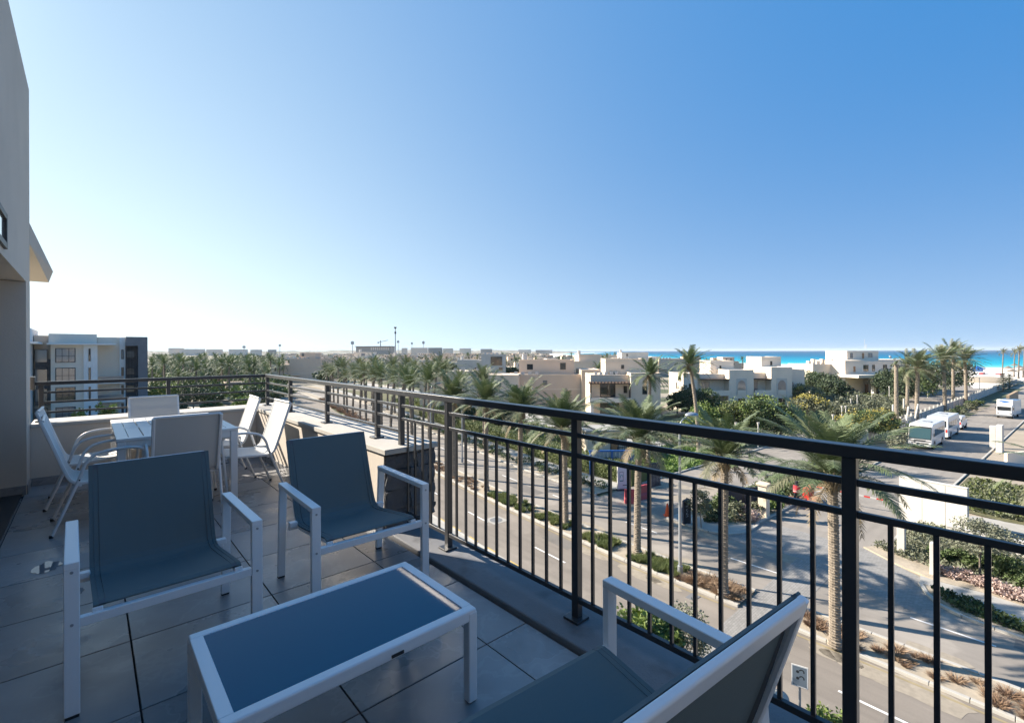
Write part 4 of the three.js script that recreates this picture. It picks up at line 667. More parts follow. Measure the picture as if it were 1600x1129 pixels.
function villa(o) {
  const b = thing(o.name || 'villa', o.label, 'villa', o.pos, o.ry ?? VA, o.group);
  o.blocks.forEach(([x0, x1, y0, y1, z0, z1], i) => {
    part('wall', boxB(x0, x1, y0, y1, z0, z1), o.mats?.[i] || o.mat, b);
    if (!o.plain || i === 0) part('cornice', [boxB(x0 - .06, x1 + .06, y1 - .55, y1 - .42, z1, z1 + .06), boxB(x0 - .06, x0, y1 - .55, y1 - .42, z0, z1), boxB(x1, x1 + .06, y1 - .55, y1 - .42, z0, z1), boxB(x0 - .05, x1 + .05, y1 + .001, y1 + .09, z1 - .22, z1 + .05), boxB(x0 - .05, x0 + .2, y1 + .002, y1 + .088, z0 - .05, z1 - .22), boxB(x1 - .2, x1 + .05, y1 + .002, y1 + .088, z0 - .05, z1 - .22), boxB(x0 + .2, x1 - .2, y1 + .001, y1 + .087, z0 - .05, z0 + .2)], o.mats?.[i] || o.mat, b).userData.kind = 'stuff';
  });
  return b;
}
const arch = (w, h, r, d) => { const s = new THREE.Shape(); s.moveTo(-w / 2, 0); s.lineTo(w / 2, 0); s.lineTo(w / 2, h - r); s.absarc(0, h - r, w / 2, 0, Math.PI); s.lineTo(-w / 2, 0); return clean(new THREE.ExtrudeGeometry(s, { depth: d, bevelEnabled: false, curveSegments: 10 })); };
const LP = (o, x, y, z) => o;   // positions below are in the villa's own metres
// villa with the wooden balcony
{
  const b = villa({ label: 'sand coloured villa with a wooden balcony roof and glazed doors, beside the two tall palms', pos: dp(923, 655, 80).setY(0), ry: -.06, mat: M.villaA, blocks: [[0, 6.6, 0, 7.2, -9, 0], [6.6, 11.5, 0, 7.6, -10, 1.2], [3, 10.2, 7.2, 9.9, -9.5, -3.2]] });
  part('balcony', [boxB(-.5, 6.4, 2.9, 3.4, 0, 3.2), boxB(-.5, -.25, 3.4, 4.4, 0, 3.2), boxB(-.5, 6.4, 3.4, 3.62, 2.95, 3.2)], M.villaB, b);
  for (const x of [-.3, 5.9]) part('column', boxB(x, x + .5, 0, 2.9, 2.6, 3.1), M.villaB, b);
  const r = part('balcony_roof', boxB(-.4, 6.3, 5.9, 6.05, 0, 2.6), M.woodDark, b);
  for (const x of [-.35, 6.05]) part('roof_post', boxB(x, x + .25, 3.6, 5.9, 2.3, 2.55), M.woodDark, r);
  for (let i = 0; i < 12; i++) part('rafter', boxB(-.3 + i * .55, -.18 + i * .55, 6.05, 6.2, 0, 2.75), M.woodDark, r);
  win(b, 2.9, 3.5, 2.6, 2.3, .02, 0, { name: 'door', cols: 2, frame: M.woodDark }); win(b, 5.9, 4.2, .6, 1.2, .02, 0, { frame: M.woodDark }); win(b, 3.2, .2, 3.2, 2.3, .02, 0, { name: 'door', cols: 3 }); win(b, 8.9, 4.1, .8, 1.3, 1.22);
  win(b, 6, 8.2, .5, .7, -3.18); for (let i = 0; i < 5; i++) part('roof_unit', boxB(1 + i * .9, 1.5 + i * .9, 7.2, 7.7, -3, -2.5), M.metalGrey, b);
}
// pale twin villa with arched panels
{
  const b = villa({ label: 'pale twin villa with arched panels and shaded upper loggias behind the dark trees', pos: dp(1068, 640, 88).setY(0), ry: .04, mat: M.villaB, blocks: [[0, 4, 0, 7.6, -9, 0], [4, 13, 0, 7.4, -10, -2.4], [13, 20, 0, 8.3, -11, 0], [20, 25, 0, 7.6, -11, -2.4], [25, 31, 0, 8.8, -12, 0], [31, 37, 0, 8.2, -14, -3], [11, 18, 7.4, 10.1, -12, -6], [27, 33, 8.2, 10.9, -14, -7]] });
  b.scale.set(.68, .92, .8);
  for (const [x0, x1] of [[4, 13], [20, 25]]) {
    part('loggia_roof', boxB(x0 + .01, x1 - .01, 6.3, 6.5, -2.38, .2), M.woodDark, b); part('loggia_floor', boxB(x0 + .02, x1 - .02, 3.1, 3.5, -2.38, .6), M.villaB, b);
    part('loggia_parapet', boxB(x0 + .02, x1 - .02, 3.5, 4.2, .4, .59), M.villaB, b); part('pillar', boxB(x1 - .5, x1 - .05, 0, 3.1, .05, .55), M.villaB, b);
    win(b, (x0 + x1) / 2 - 1, 3.6, 2.4, 2.3, -2.38, 0, { name: 'door', cols: 2, frame: M.villaC, pane: M.glassPale }); win(b, (x0 + x1) / 2, .2, 3, 2.4, -2.38, 0, { name: 'door', cols: 2 });
  }
  for (const x of [16.5, 28]) { const p = part('arched_panel', boxB(x - 1.5, x + 1.5, 3.2, 6.6, .001, .06), M.whitewash, b); const a = part('arched_window', arch(2.2, 2.9, 1.1, .05).translate(x, 3.3, .062), M.glassPale, b); part('grille', boxB(x - 1.2, x + 1.2, 3.2, 4.2, .12, .16), M.villaB, b); win(b, x, .3, 2, 2.2, .02); }
  win(b, 0.001, 4.2, .9, 1.5, -4, -Math.PI / 2, { frame: M.villaA }); win(b, 2, 4.2, .9, 1.4, .02); win(b, 33, 4, 1.2, 1.6, -2.98, 0, { pane: M.glassPale }); win(b, 14, 8.3, .5, .8, -5.98); win(b, 30, 9.1, .6, .9, -6.98);
}
// arcaded villa nearer the sea
{
  const b = villa({ label: 'large white villa with a ground floor arcade and a square roof room, nearest the sea', pos: dp(1318, 618, 118).setY(0), ry: .25, mat: M.villaB, blocks: [[3, 9, 0, 8.6, -12, -2], [9, 26, 0, 8.3, -13, -4], [9, 20, 8.3, 11.1, -13, -6.5], [-3, 4, 0, 7.6, -14, -6], [20, 30, 0, 8.6, -14, -6]] });
  const s = part('arcade_roof', boxB(2, 24, 4.4, 5.1, -4, 2.4), M.villaB, b);
  for (let i = 0; i < 6; i++) part('arcade_pillar', boxB(7 + i * 3.2, 7.8 + i * 3.2, 0, 4.4, 1.6, 2.3), M.villaB, b);
  for (let i = 0; i < 5; i++) part('arcade_door', box(1.1, 2.3, .08, 9.4 + i * 3.2, 1.15, -3.95, .01), M.doorWood, b);
  for (let i = 0; i < 5; i++) { const sh = new THREE.Shape(); sh.moveTo(-1.2, 0); sh.lineTo(1.2, 0); sh.lineTo(1.2, .9); sh.lineTo(-1.2, .9); const ho = new THREE.Path(); ho.absarc(0, 0, 1.02, 0, Math.PI); ho.lineTo(-1.02, -.001); sh.setFromPoints([...Array(13).keys()].map(k => new THREE.Vector2(1.19 * Math.cos(Math.PI * k / 12), .85 * Math.sin(Math.PI * k / 12))).concat([new THREE.Vector2(-1.2, .9), new THREE.Vector2(1.2, .9)])); part('arch_spandrel', clean(new THREE.ExtrudeGeometry(sh, { depth: .5, bevelEnabled: false })).translate(9 + i * 3.2, 3.49, 1.7), M.villaB, b); }
  part('terrace_parapet', boxB(9, 24, 5.1, 5.9, 2.1, 2.38), M.villaB, b);
  win(b, 11.5, 5.7, 3.4, 1.7, -3.98, 0, { cols: 3 }); win(b, 15, 5.7, .9, 1.7, -3.98); win(b, 19, 5.7, 1.4, 1.7, -3.98); win(b, 6, 5.6, .9, 1.6, -1.98, 0, { name: 'door', pane: M.doorWood, frame: M.villaB });
  win(b, 10.5, 9.2, .8, 1.4, -6.48, 0, { pane: M.glassPale }); win(b, 14.5, 9, .9, 1.8, -6.48, 0, { name: 'door', pane: M.doorWood, frame: M.villaB }); win(b, 17, 9.3, 1.7, 1.3, -6.48, 0, { cols: 2, pane: M.glassPale, frame: M.villaA });
  part('aerial', [rod(V3(17, 11.7, -8), V3(17, 14.4, -8), .03), rod(V3(18.8, 11.7, -9), V3(18.8, 13, -9), .05)], M.whitewash, b).userData.kind = 'stuff';
  part('dish', clean(new THREE.SphereGeometry(.5, 10, 6, 0, Math.PI * 2, 0, 1.1)).rotateX(1.2).translate(24, 9.3, -6.5), M.whitewash, b);
  for (let i = 0; i < 6; i++) part('parapet_block', boxB(-2 + i * 1.5, -1.2 + i * 1.5, 7.6, 8.5 + (i % 2) * .5, -9, -8.2), M.villaB, b);
}
// middle-distance villas, each from its own set of blocks
reseed(2100);
const mid = [
  [796, 634, 98, M.villaC, 13, 'long low sand coloured villa with a wide tan roof block behind the palms', [[0, 15, 0, 6.4, -9, 0], [2, 14, 6.4, 9.4, -10, -4], [15, 19, 0, 7.4, -9, 1]]],
  [698, 640, 92, M.villaA, 12, 'pale villa with plain stepped walls behind the median palms', [[0, 6, 0, 7.4, -9, 0], [6, 14, 0, 6.6, -10, -1.5], [-6, 0, 0, 6.8, -9, -2]]],
  [752, 598, 172, M.whitewash, 9, 'white box villa with one large dark window', [[0, 9, 0, 10.2, -9, 0], [-9, 0, 0, 8.2, -9, -1]]],
  [868, 606, 150, M.villaA, 10, 'villa with a square roof room between the tan villa and the sea', [[0, 12, 0, 8, -10, 0], [8, 15, 0, 10.2, -10, -2], [-6, 0, 0, 6.8, -8, -1]]],
  [936, 590, 232, M.villaB, 10, 'beige villa close to the shore, seen between two palms', [[0, 10, 0, 9.2, -10, 0], [-8, 0, 0, 7.6, -9, 0], [8, 16, 0, 8.2, -10, -3]]],
  [965, 592, 205, M.villaB, 10, 'beige villa with a long flat roof in front of the turquoise water', [[0, 18, 0, 8, -12, 0], [3, 15, 8, 10.6, -12, -4]]],
  [1030, 586, 215, M.villaA, 10, 'villa block half hidden behind the tall dark palm', [[0, 14, 0, 7.6, -10, 0], [14, 20, 0, 8.4, -10, -1]]],
  [452, 606, 175, M.villaC, 10, 'pinkish villa with an arched porch at the far end of the palm row', [[0, 12, 0, 8.8, -10, 0], [-7, 0, 0, 6.6, -10, 0], [2, 8, 8.8, 11, -9, -4]]],
  [520, 596, 200, M.villaB, 10, 'long pale villa showing over the median palms', [[0, 26, 0, 8.6, -10, 0], [8, 16, 8.6, 11.2, -10, -3]]],
  [580, 600, 190, M.villaA, 10, 'villa with a pink roof terrace above the palm row', [[0, 14, 0, 8.4, -10, 0], [10, 20, 0, 7.2, -11, -2]]],
  [640, 606, 150, M.villaC, 10, 'tan villa corner behind the tallest median crowns', [[0, 10, 0, 8, -9, 0], [-8, 0, 0, 9.8, -9, -2]]],
];
for (const [x, y, z, mat, , label, blocks] of mid) {
  const b = villa({ label, pos: dp(x, y, z).setY(0), ry: rr(-.12, .05), mat, blocks });
  for (const [x0, x1, y0, y1, z0, z1] of blocks) for (let k = 0; k < 3; k++) if (x1 - x0 > 5 && rnd() < .5) { const w = rr(.7, 1.7); win(b, x0 + (x1 - x0) * (.2 + .3 * k), y0 > 5 ? y0 + .9 : 4.2, w, rr(1.1, 1.7), z1 + .02, 0, { pane: k % 2 ? M.glassPale : M.glass, frame: M.villaC }); }
  if (x === 752) win(b, 5.6, 6.2, 4.2, 3.2, .06, 0, { cols: 2 });
  for (let i = 0; i < 4; i++) part('roof_unit', boxB(1 + i * 1.5, 1.7 + i * 1.5, blocks[0][3], blocks[0][3] + .6, -2.6, -2), M.metalGrey, b);
  { const [x0, x1, , y1, z0, z1] = blocks[1]; part('water_tank', cyl(.55, .55, 1.2, x0 + 1.2, y1 + .1, z0 + 1.5, 12), M.whitewash, b); part('air_conditioner', box(.9, .6, .35, x1 - 1.2, Math.max(1, y1 - 3.4), z1 + .2, .03), M.whitewash, b); part('string_course', boxB(blocks[0][0] - .05, blocks[0][1] + .05, 3.3, 3.45, .001, .06), M.villaB, b); part('door_canopy', boxB(blocks[0][0] + 1, blocks[0][0] + 4, 2.7, 2.9, .001, 1.2), M.villaB, b); }
}
// far villas of the resort: a few kinds, each copy a house of its own
{
  const kinds = [
    ['low villa', M.villaB, [[0, 12, 0, 6.4, -9, 0], [5, 11, 6.4, 9, -9, -3], [-5, 0, 0, 5, -9, -1]]],
    ['stepped villa', M.villaA, [[0, 9, 0, 7, -9, 0], [9, 16, 0, 8.6, -10, -2], [2, 7, 7, 9.2, -8, -3]]],
    ['white villa', M.villaB, [[0, 11, 0, 6.8, -10, 0], [-6, 0, 0, 8.4, -9, -3]]],
    ['tan villa', M.villaC, [[0, 13, 0, 6.8, -10, 0], [4, 13, 6.8, 9.2, -10, -4], [13, 17, 0, 5.6, -9, 0]]],
  ];
  const protos = kinds.map(([k, mat, blocks]) => { const b = villa({ name: 'far_villa', label: 'x', pos: V3(0, 0, 0), ry: VA, mat, blocks, plain: true }); for (const [x0, x1, y0, y1, , z1] of blocks) for (const f of [.3, .7]) if (x1 - x0 > 4.5) { win(b, x0 + (x1 - x0) * f, y1 - 2.3, 1.4, 1.4, z1 + .02, 0, { frame: M.villaC }); } return b; });
  reseed(2300); const used2 = [0, 0, 0, 0]; let n = 0;
  const put = (x, y, z, sc) => { const k = (rnd() * 4) | 0, p = dp(x, y, z).setY(0), label = ['far low cream villa among the resort houses', 'far stepped sand villa among the resort houses', 'far white villa among the resort houses', 'far tan villa among the resort houses'][k], group = ['far cream villas', 'far stepped villas', 'far white villas', 'far tan villas'][k]; const ry = rr(-.2, .15); let b; if (used2[k]++ === 0) { b = protos[k]; b.position.copy(p); b.rotation.set(0, ry, 0); b.userData = { label, category: 'villa', group }; } else b = copy(protos[k], p, ry, label, group); b.scale.set(rr(.6, 1.0) * sc, rr(.7, .95), rr(.7, 1.0) * sc); };
  for (let i = 0; i < 175; i++) { const d = 200 * Math.pow(7.5, Math.pow(i / 175, .75)), lim = d > 700 ? 840 : d > 400 ? 880 : d > 300 ? 960 : 1020; put(rr(d < 300 ? 560 : 420, lim), 560, d * rr(.92, 1.08), d > 700 ? 1.8 : 1.1); }
  for (const [x, z] of [[905, 420], [1010, 285], [850, 600], [1105, 250], [1128, 240], [985, 320]]) put(x, 560, z, 1);
}
// the apartment block at the end of our row, seen along the terrace
{
  const U = 104, b = thing('apartment_block', 'four-storey pale apartment block with a dark grey corner tower, past the end railing', 'building', V3(0, 0, 0), TH);
  const q = (u0, u1, v0, v1, y0, y1) => boxB(v0, v1, y0, y1, -u1, -u0);
  part('main_wall', q(U, U + 14, -4.6, .0, 0, 12.7), M.villaB, b); part('white_strip_wall', q(U - .3, U + 14, -.75, .95, 0, 12.68), M.bright, b);
  part('roof_wall', q(U + 1.2, U + 14, -4.9, .9, 12.95, 14.5), M.villaB, b); part('roof_canopy', q(U - 1.2, U + 14, -5.0, 3.3, 12.7, 12.94), M.bright, b);
  part('recess_wall', q(U + 2.5, U + 14, -6.6, -4.61, 0, 14.2), M.villaC, b); part('stone_panel', q(U + 2.2, U + 2.49, -6.5, -4.7, 3, 10.4), M.stone, b);
  part('left_wing', q(U - 6, U + 12, -12, -6.7, 0, 15.2), M.bright, b); part('left_canopy', q(U - 7.5, U + 8, -12, -5.6, 12.75, 13.05), M.bright, b);
  part('set_back_wall', q(U + 4, U + 18, .96, 4.7, 0, 14.1), M.villaB, b); part('white_edge', q(U + 3.7, U + 3.99, 3.9, 4.7, 0, 14.08), M.bright, b);
  part('tower', [q(U + 2.6, U + 16, 6.4, 7.75, 0, 14.2), q(U + 2.6, U + 16, 4.72, 6.399, 12.6, 14.2), q(U + 6, U + 16, 4.72, 6.399, 0, 12.59)], M.greyClad, b);
  for (let i = 0; i < 8; i++) part('tower_slat', q(U + 2.9, U + 3.05, 4.85 + i * .2, 4.91 + i * .2, 5.5, 12.58), M.frameDark, b);
  for (let f = 0; f < 4; f++) {
    const y = 9.85 - f * 3.15, wn = win(b, -2.9, y, 2.35, 2.3, -U + .02, 0, { f: .1, cols: 3, mid: .45, pane: f === 2 ? M.glass : M.glassPale }); win(b, -.02, y + .15, .26, 2.1, -U + .32); win(b, 4.3, y + .4, .34, 1.7, -U - 3.68); win(b, -5.8, y, 1.5, 2.1, -U - 2.18, 0, { pane: M.glassPale }); win(b, 5.5, y + .6, 1.2, 1.3, -U - 5.98, 0, { pane: M.glassPale });
    if (f > 0) { const s = part('balcony', q(U + .6, U + 3.99, .97, 4.4, y - .55, y - .3), M.bright, b); part('balustrade', q(U + .7, U + .76, 1, 4.35, y - .3, y + .7), M.glassPale, s); part('balcony_pot', boxB(3.7, 4.1, y - .3, y + .4, -U - 1.6, -U - 1.2), M.frameDark, s); }
  }
  for (const [x, y] of [[122, 672], [160, 668], [172, 664]]) bush('roadside_bush', 'yellow green bush in front of the apartment block', dp(x, y, 62).setY(0), { rx: 1.2, ry: 2.4, n: 900, size: .4, mat: M.leafBright, group: 'bushes before the apartment block' });
}
// gardens at the end of the terrace: low walls, a pink pavilion, trees, drive
{
  struct('drive', [poly([P2(dp(255, 640, 72)), P2(dp(395, 640, 68)), P2(dp(410, 626, 90)), P2(dp(250, 622, 100))], .03)], M.beach);
  struct('inner_road', [poly([P2(gp(300, 615)), P2(gp(395, 606)), P2(gp(410, 596)), P2(gp(390, 592)), P2(gp(300, 600))], .03)], M.asphaltGrey);
  const w = thing('garden_wall', 'long low grey garden wall beyond the end railing', 'wall'); const a = gp(312, 625), c = gp(385, 614); part('masonry', bar(V3(a.x, .75, a.z), V3(c.x, .75, c.z), .25, 1.5), M.sidewalk, w); part('coping', bar(V3(a.x, 1.53, a.z), V3(c.x, 1.53, c.z), .34, .06), M.cap, w);
  const g = villa({ name: 'garden_pavilion', label: 'small pink plastered garden pavilion beyond the end railing', pos: gp(352, 618), mat: M.villaC, blocks: [[0, 6, 0, 3.4, -4, 0], [6, 10, 0, 2.2, -4, -.5]] }); win(g, 4, .2, 1, 2.2, .02, 0, { name: 'door' });
  reseed(2500);
  [[262, 640, 5], [285, 632, 4.4], [302, 640, 5.4], [320, 628, 4], [395, 622, 5], [400, 640, 4.6], [385, 650, 3.6], [330, 652, 3], [275, 655, 3.2]].forEach(([x, y, h], i) => tree('garden_tree', 'bushy garden tree beyond the end railing of the terrace', gp(x, y), { h, rx: h * .55, ry: h * .42, n: 2200, size: .34, clumps: 34, mat: [M.leafBright, M.leafMid, M.leafDark][i % 3], trunk: .12, group: 'garden trees beyond the end railing' }));
  for (let i = 0; i < 14; i++) bush('verge_bush', 'rounded bush on the roadside bank beside the boulevard', BV(34 + i * 4, rr(-8.5, -6.6)), { rx: rr(.8, 1.5), ry: rr(.7, 1.2), n: 600, size: .26, mat: i % 2 ? M.leafMid : M.leafOlive, group: 'bushes along the near bank' });
}
// the palm grove beyond, and scattered far trees
{
  reseed(2700);
  const mk = (h, L, f) => palm({ name: 'grove_palm', label: 'date palm of the grove beyond the end railing', group: 'palms of the far grove', pos: V3(0, 0, 0), h, L, fronds: f, nl: 12, lw: .14, split: false, boots: false, rings: 5, mats: M.frondFar, low: -.4 });
  const pr = [mk(6.5, 2.9, 26), mk(7.4, 3.1, 26), mk(5.6, 2.7, 24)]; let k = 0;
  for (let i = 0; i < 180; i++) { const z = 105 * Math.pow(3.4, Math.pow(rnd(), .8)), x = rr(236, 445), p = dp(x, 560, z).setY(0); if (i < 3) pr[i].position.copy(p); else { const c = copy(pr[i % 3], p, rr(0, 6)); c.scale.setScalar(rr(.85, 1.2)); } }
  const fp = mk(7, 2.9, 24); fp.userData = { label: 'palm rising among the far villas', category: 'palm tree', group: 'palms among the far villas' }; fp.position.copy(dp(880, 560, 210).setY(0));
  for (let i = 0; i < 46; i++) { const c = copy(fp, dp(rr(430, 1010), 560, 180 * Math.pow(3.2, rnd())).setY(0), rr(0, 6)); c.scale.setScalar(rr(.8, 1.25)); }
  for (const [x, z] of [[957, 118], [935, 112], [1098, 140], [1105, 150], [1160, 215], [1175, 210], [945, 160], [1120, 150]]) { const c = copy(fp, dp(x, 560, z).setY(0), rr(0, 6), 'bushy palm standing between the villas', 'palms between the villas'); }
  const tp = tree('far_tree', 'round green tree among the far houses', dp(500, 560, 300).setY(0), { h: 5.5, rx: 3.4, ry: 2.4, n: 420, size: 1.0, clumps: 22, mat: M.leafDark, trunk: .2, group: 'far trees among the houses' });
  for (let i = 0; i < 260; i++) { const d = 150 * Math.pow(8, Math.pow(rnd(), .8)); const c = copy(tp, dp(rr(240, d > 700 ? 850 : 1000), 560, d).setY(0), rr(0, 6)); c.scale.set(rr(.7, 1.6), rr(.6, 1.2), rr(.7, 1.6)); }
}
{ reseed(2810); const gt = tree('grove_tree', 'dense dark tree between the palms of the far grove', dp(300, 560, 140).setY(0), { h: 4.6, rx: 3.2, ry: 2.1, n: 700, size: .7, clumps: 26, mat: M.leafMid, trunk: .18, group: 'trees of the far grove' }); for (let i = 0; i < 80; i++) { const c = copy(gt, dp(rr(236, 450), 560, 100 * Math.pow(4, rnd())).setY(0), rr(0, 6)); c.scale.set(rr(.7, 1.5), rr(.6, 1.1), rr(.7, 1.5)); } }
// the far shore: low hills, masts, a crane and a large unfinished building
{
  const hillLine = (x0, x1, z, base, amp, s) => { const pos = [], N = 90; for (let i = 0; i < N; i++) { const f = k => { const x = x0 + (x1 - x0) * k / N, p = dp(x, 548, z), e = Math.sin(Math.PI * k / N), y = (base + amp * fbm(k * .16 + 3, s, 64, s, 4)) * Math.pow(e, .35); return [p, y]; }, [a, ya] = f(i), [b, yb] = f(i + 1), back = 1.25; pos.push(a.x * .93, 0, a.z * .93, b.x * .93, 0, b.z * .93, b.x, yb, b.z, a.x * .93, 0, a.z * .93, b.x, yb, b.z, a.x, ya, a.z, a.x, ya, a.z, b.x, yb, b.z, b.x * back, 0, b.z * back, a.x, ya, a.z, b.x * back, 0, b.z * back, a.x * back, 0, a.z * back); } const g = tris(pos), p = g.attributes.position, u = g.attributes.uv; for (let i = 0; i < p.count; i++) u.setXY(i, p.getX(i), p.getZ(i)); return g; };
  struct('hills', [hillLine(-60, 560, 1900, 10, 14, 5)], M.hill); struct('hills', [hillLine(380, 900, 2600, 12, 16, 9)], M.hill);
  const mast = (x, yTop, z, w, label, dish) => { const p = dp(x, yTop, z), t = thing('radio_mast', label, 'mast', V3(p.x, 0, p.z)); part('pole', cyl(w, w * .6, p.y, 0, 0, 0, 6), M.metalGrey, t); part('antennas', [boxB(-w * 3, w * 3, p.y - w * 9, p.y - w * 2, -w * 3, w * 3)], M.metalGrey, t); };
  mast(550.5, 532, 900, .8, 'far striped radio mast standing alone left of the crane'); mast(622, 531, 1300, .9, 'far thin radio mast just behind the floodlight pole'); mast(643.5, 534, 1400, .8, 'far radio mast above the row of grey blocks'); mast(661.5, 532, 1300, 1, 'far radio mast with a square head by the grey blocks'); mast(437, 537, 1500, .9, 'far lone mast on the low ridge'); mast(381, 539, 1500, 1.1, 'far lattice mast over the palm grove');
  { const p = dp(617.5, 512, 330), t = thing('floodlight_pole', 'tall grey floodlight pole with a round head above the palms', 'lamp post', V3(p.x, 0, p.z)); part('pole', cyl(.5, .28, p.y, 0, 0, 0, 10), M.metalGrey, t); part('head', cyl(.5, 1.1, 1.2, 0, p.y - .6, 0, 10), M.frameDark, t); part('collar', cyl(.6, .6, 1.5, 0, p.y - 4.2, 0, 10), M.frameDark, t); }
  { const z = 1100, p = dp(594.5, 548, z), t = thing('tower_crane', 'far tower crane over the unfinished building', 'crane', V3(p.x, 0, p.z)); part('mast', boxB(-.9, .9, 0, 38, -.9, .9), M.metalGrey, t); part('jib', bar(V3(-5, 33.5, 0), V3(18, 38.5, 0), 1.1, 1.1), M.metalGrey, t); part('counterweight', boxB(-7, -4, 31, 34.5, -1, 1), M.metalGrey, t); }
  { const z = 1000, a = dp(556, 541, z), c = dp(611, 541, z), t = thing('unfinished_building', 'large grey unfinished building on the horizon under the crane', 'building', V3(a.x, 0, a.z)); const w = c.x - a.x; part('frame', [boxB(0, w, 0, a.y - 1, -30, 0)], M.sidewalk, t); part('roof_slab', boxB(-2, w + 1, a.y - 1, a.y + .4, -32, 2), M.greyClad, t); for (let i = 0; i < 9; i++) part('bay', boxB(w * .42 + i * w * .06, w * .42 + i * w * .06 + w * .035, a.y - 8, a.y - 2, .01, .4), M.villaB, t); }
  reseed(2900);
  for (const [x, y, w, z] of [[300, 545, 34, 1700], [335, 545.5, 22, 1650], [372, 545.5, 26, 1650], [400, 546, 16, 1500], [425, 546, 12, 1500], [632, 543.5, 9, 1000], [655, 543, 26, 1100], [680, 543, 22, 1050], [700, 544, 16, 1300], [727, 544, 18, 1600], [760, 545, 18, 1700], [275, 543.5, 20, 1700], [850, 546.5, 26, 2100], [820, 546, 20, 2000]]) { const p = dp(x, y, z), m = single('far_block', [boxB(-w * z / 1458, w * z / 1458, -.5, p.y, -14, 0)], rnd() < .6 ? M.villaB : M.sidewalk, 'far pale block of buildings on the horizon', 'building', 'far blocks on the horizon'); m.position.set(p.x, 0, p.z); m.rotation.y = Math.atan2(-p.x, -p.z) ; }
}

// ---------------------------------------------------------------- street objects
// street lamp on the median and more of them further on
function lamp(pos, h, dir, label, group) {
  const t = thing('street_lamp', label, 'street lamp', pos, dir, group);
  part('pole', [cyl(.13, .13, .5, 0, 0, 0, 12), cyl(.085, .055, h - .9, 0, .5, 0, 12)], M.metalGrey, t);
  part('arm', tube([V3(0, h - .5, 0), V3(.15, h - .22, 0), V3(.55, h + .02, 0)], .035, 10, 8), M.metalGrey, t);
  part('lamp_head', clean(new THREE.SphereGeometry(.3, 16, 8, 0, Math.PI * 2, 0, Math.PI / 2)).scale(1.25, .5, .85).translate(.75, h + .02, 0), M.metalGrey, t);
  part('lens', clean(new THREE.CylinderGeometry(.27, .2, .06, 16)).scale(1.2, 1, .85).translate(.75, h - .015, 0), M.glassPale, t); return t;
}
lamp(gp(1063, 899, .1), 8.0, .35, 'grey street lamp with a domed head on the near median');
lamp(BV(27.5, .9, .1), 8.0, .35, 'grey street lamp among the median palms, showing just over the rail');
lamp(gp(722, 722, .1), 6.5, .35, 'grey street lamp post on the far verge before the hedge');
// garden light posts
reseed(3100);
for (const [x, y, h] of [[1232, 665, 3], [1302, 690, 3], [1150, 700, 2.6], [1316, 668, 2.8], [1322, 668, 2.8], [1330, 655, 3], [1340, 652, 3.4], [1363, 640, 3.4], [1390, 632, 3.4], [1420, 626, 3.4], [1450, 622, 3.4], [1185, 700, 2.6], [1531, 612, 3.4], [1225, 668, 2.6]]) { const t = thing('garden_light', 'slim white garden light post among the shrubs', 'light post', gp(x, y), 0, 'garden light posts'); part('post', cyl(.07, .06, h, 0, 0, 0, 8), M.whitewash, t); part('head', cyl(.06, .16, .4, 0, h, 0, 8), M.whitewash, t); }
// leaning white posts by the avenue
for (const [x, y, dx] of [[1412, 655, .1], [1428, 667, .7], [1395, 668, .1], [1415, 672, .5]]) { const p = gp(x, y); single('white_post', [rod(V3(0, 0, 0), V3(dx, 3.4, 0), .12, .12, 8)], M.whitewash, 'tall white post leaning beside the avenue palms', 'post', 'white posts by the avenue', p); }
// white fence of the beach street
{
  const f = thing('white_fence', 'long white panel fence with posts along the beach street', 'fence'); const t0 = 42, t1 = 205, S = 2.6;
  for (let t = t0; t < t1; t += 3) { const a = BR(S, t), b = BR(S, t + 2.9); part('panel', bar(V3(a.x, .85, a.z), V3(b.x, .85, b.z), .1, 1.5), M.whitewash, f); part('post', box(.22, 2.0, .22, 0, 1.0, 0, .02).rotateY(VA).translate(BR(S, t - .05).x, 0, BR(S, t - .05).z), M.whitewash, f); }
}
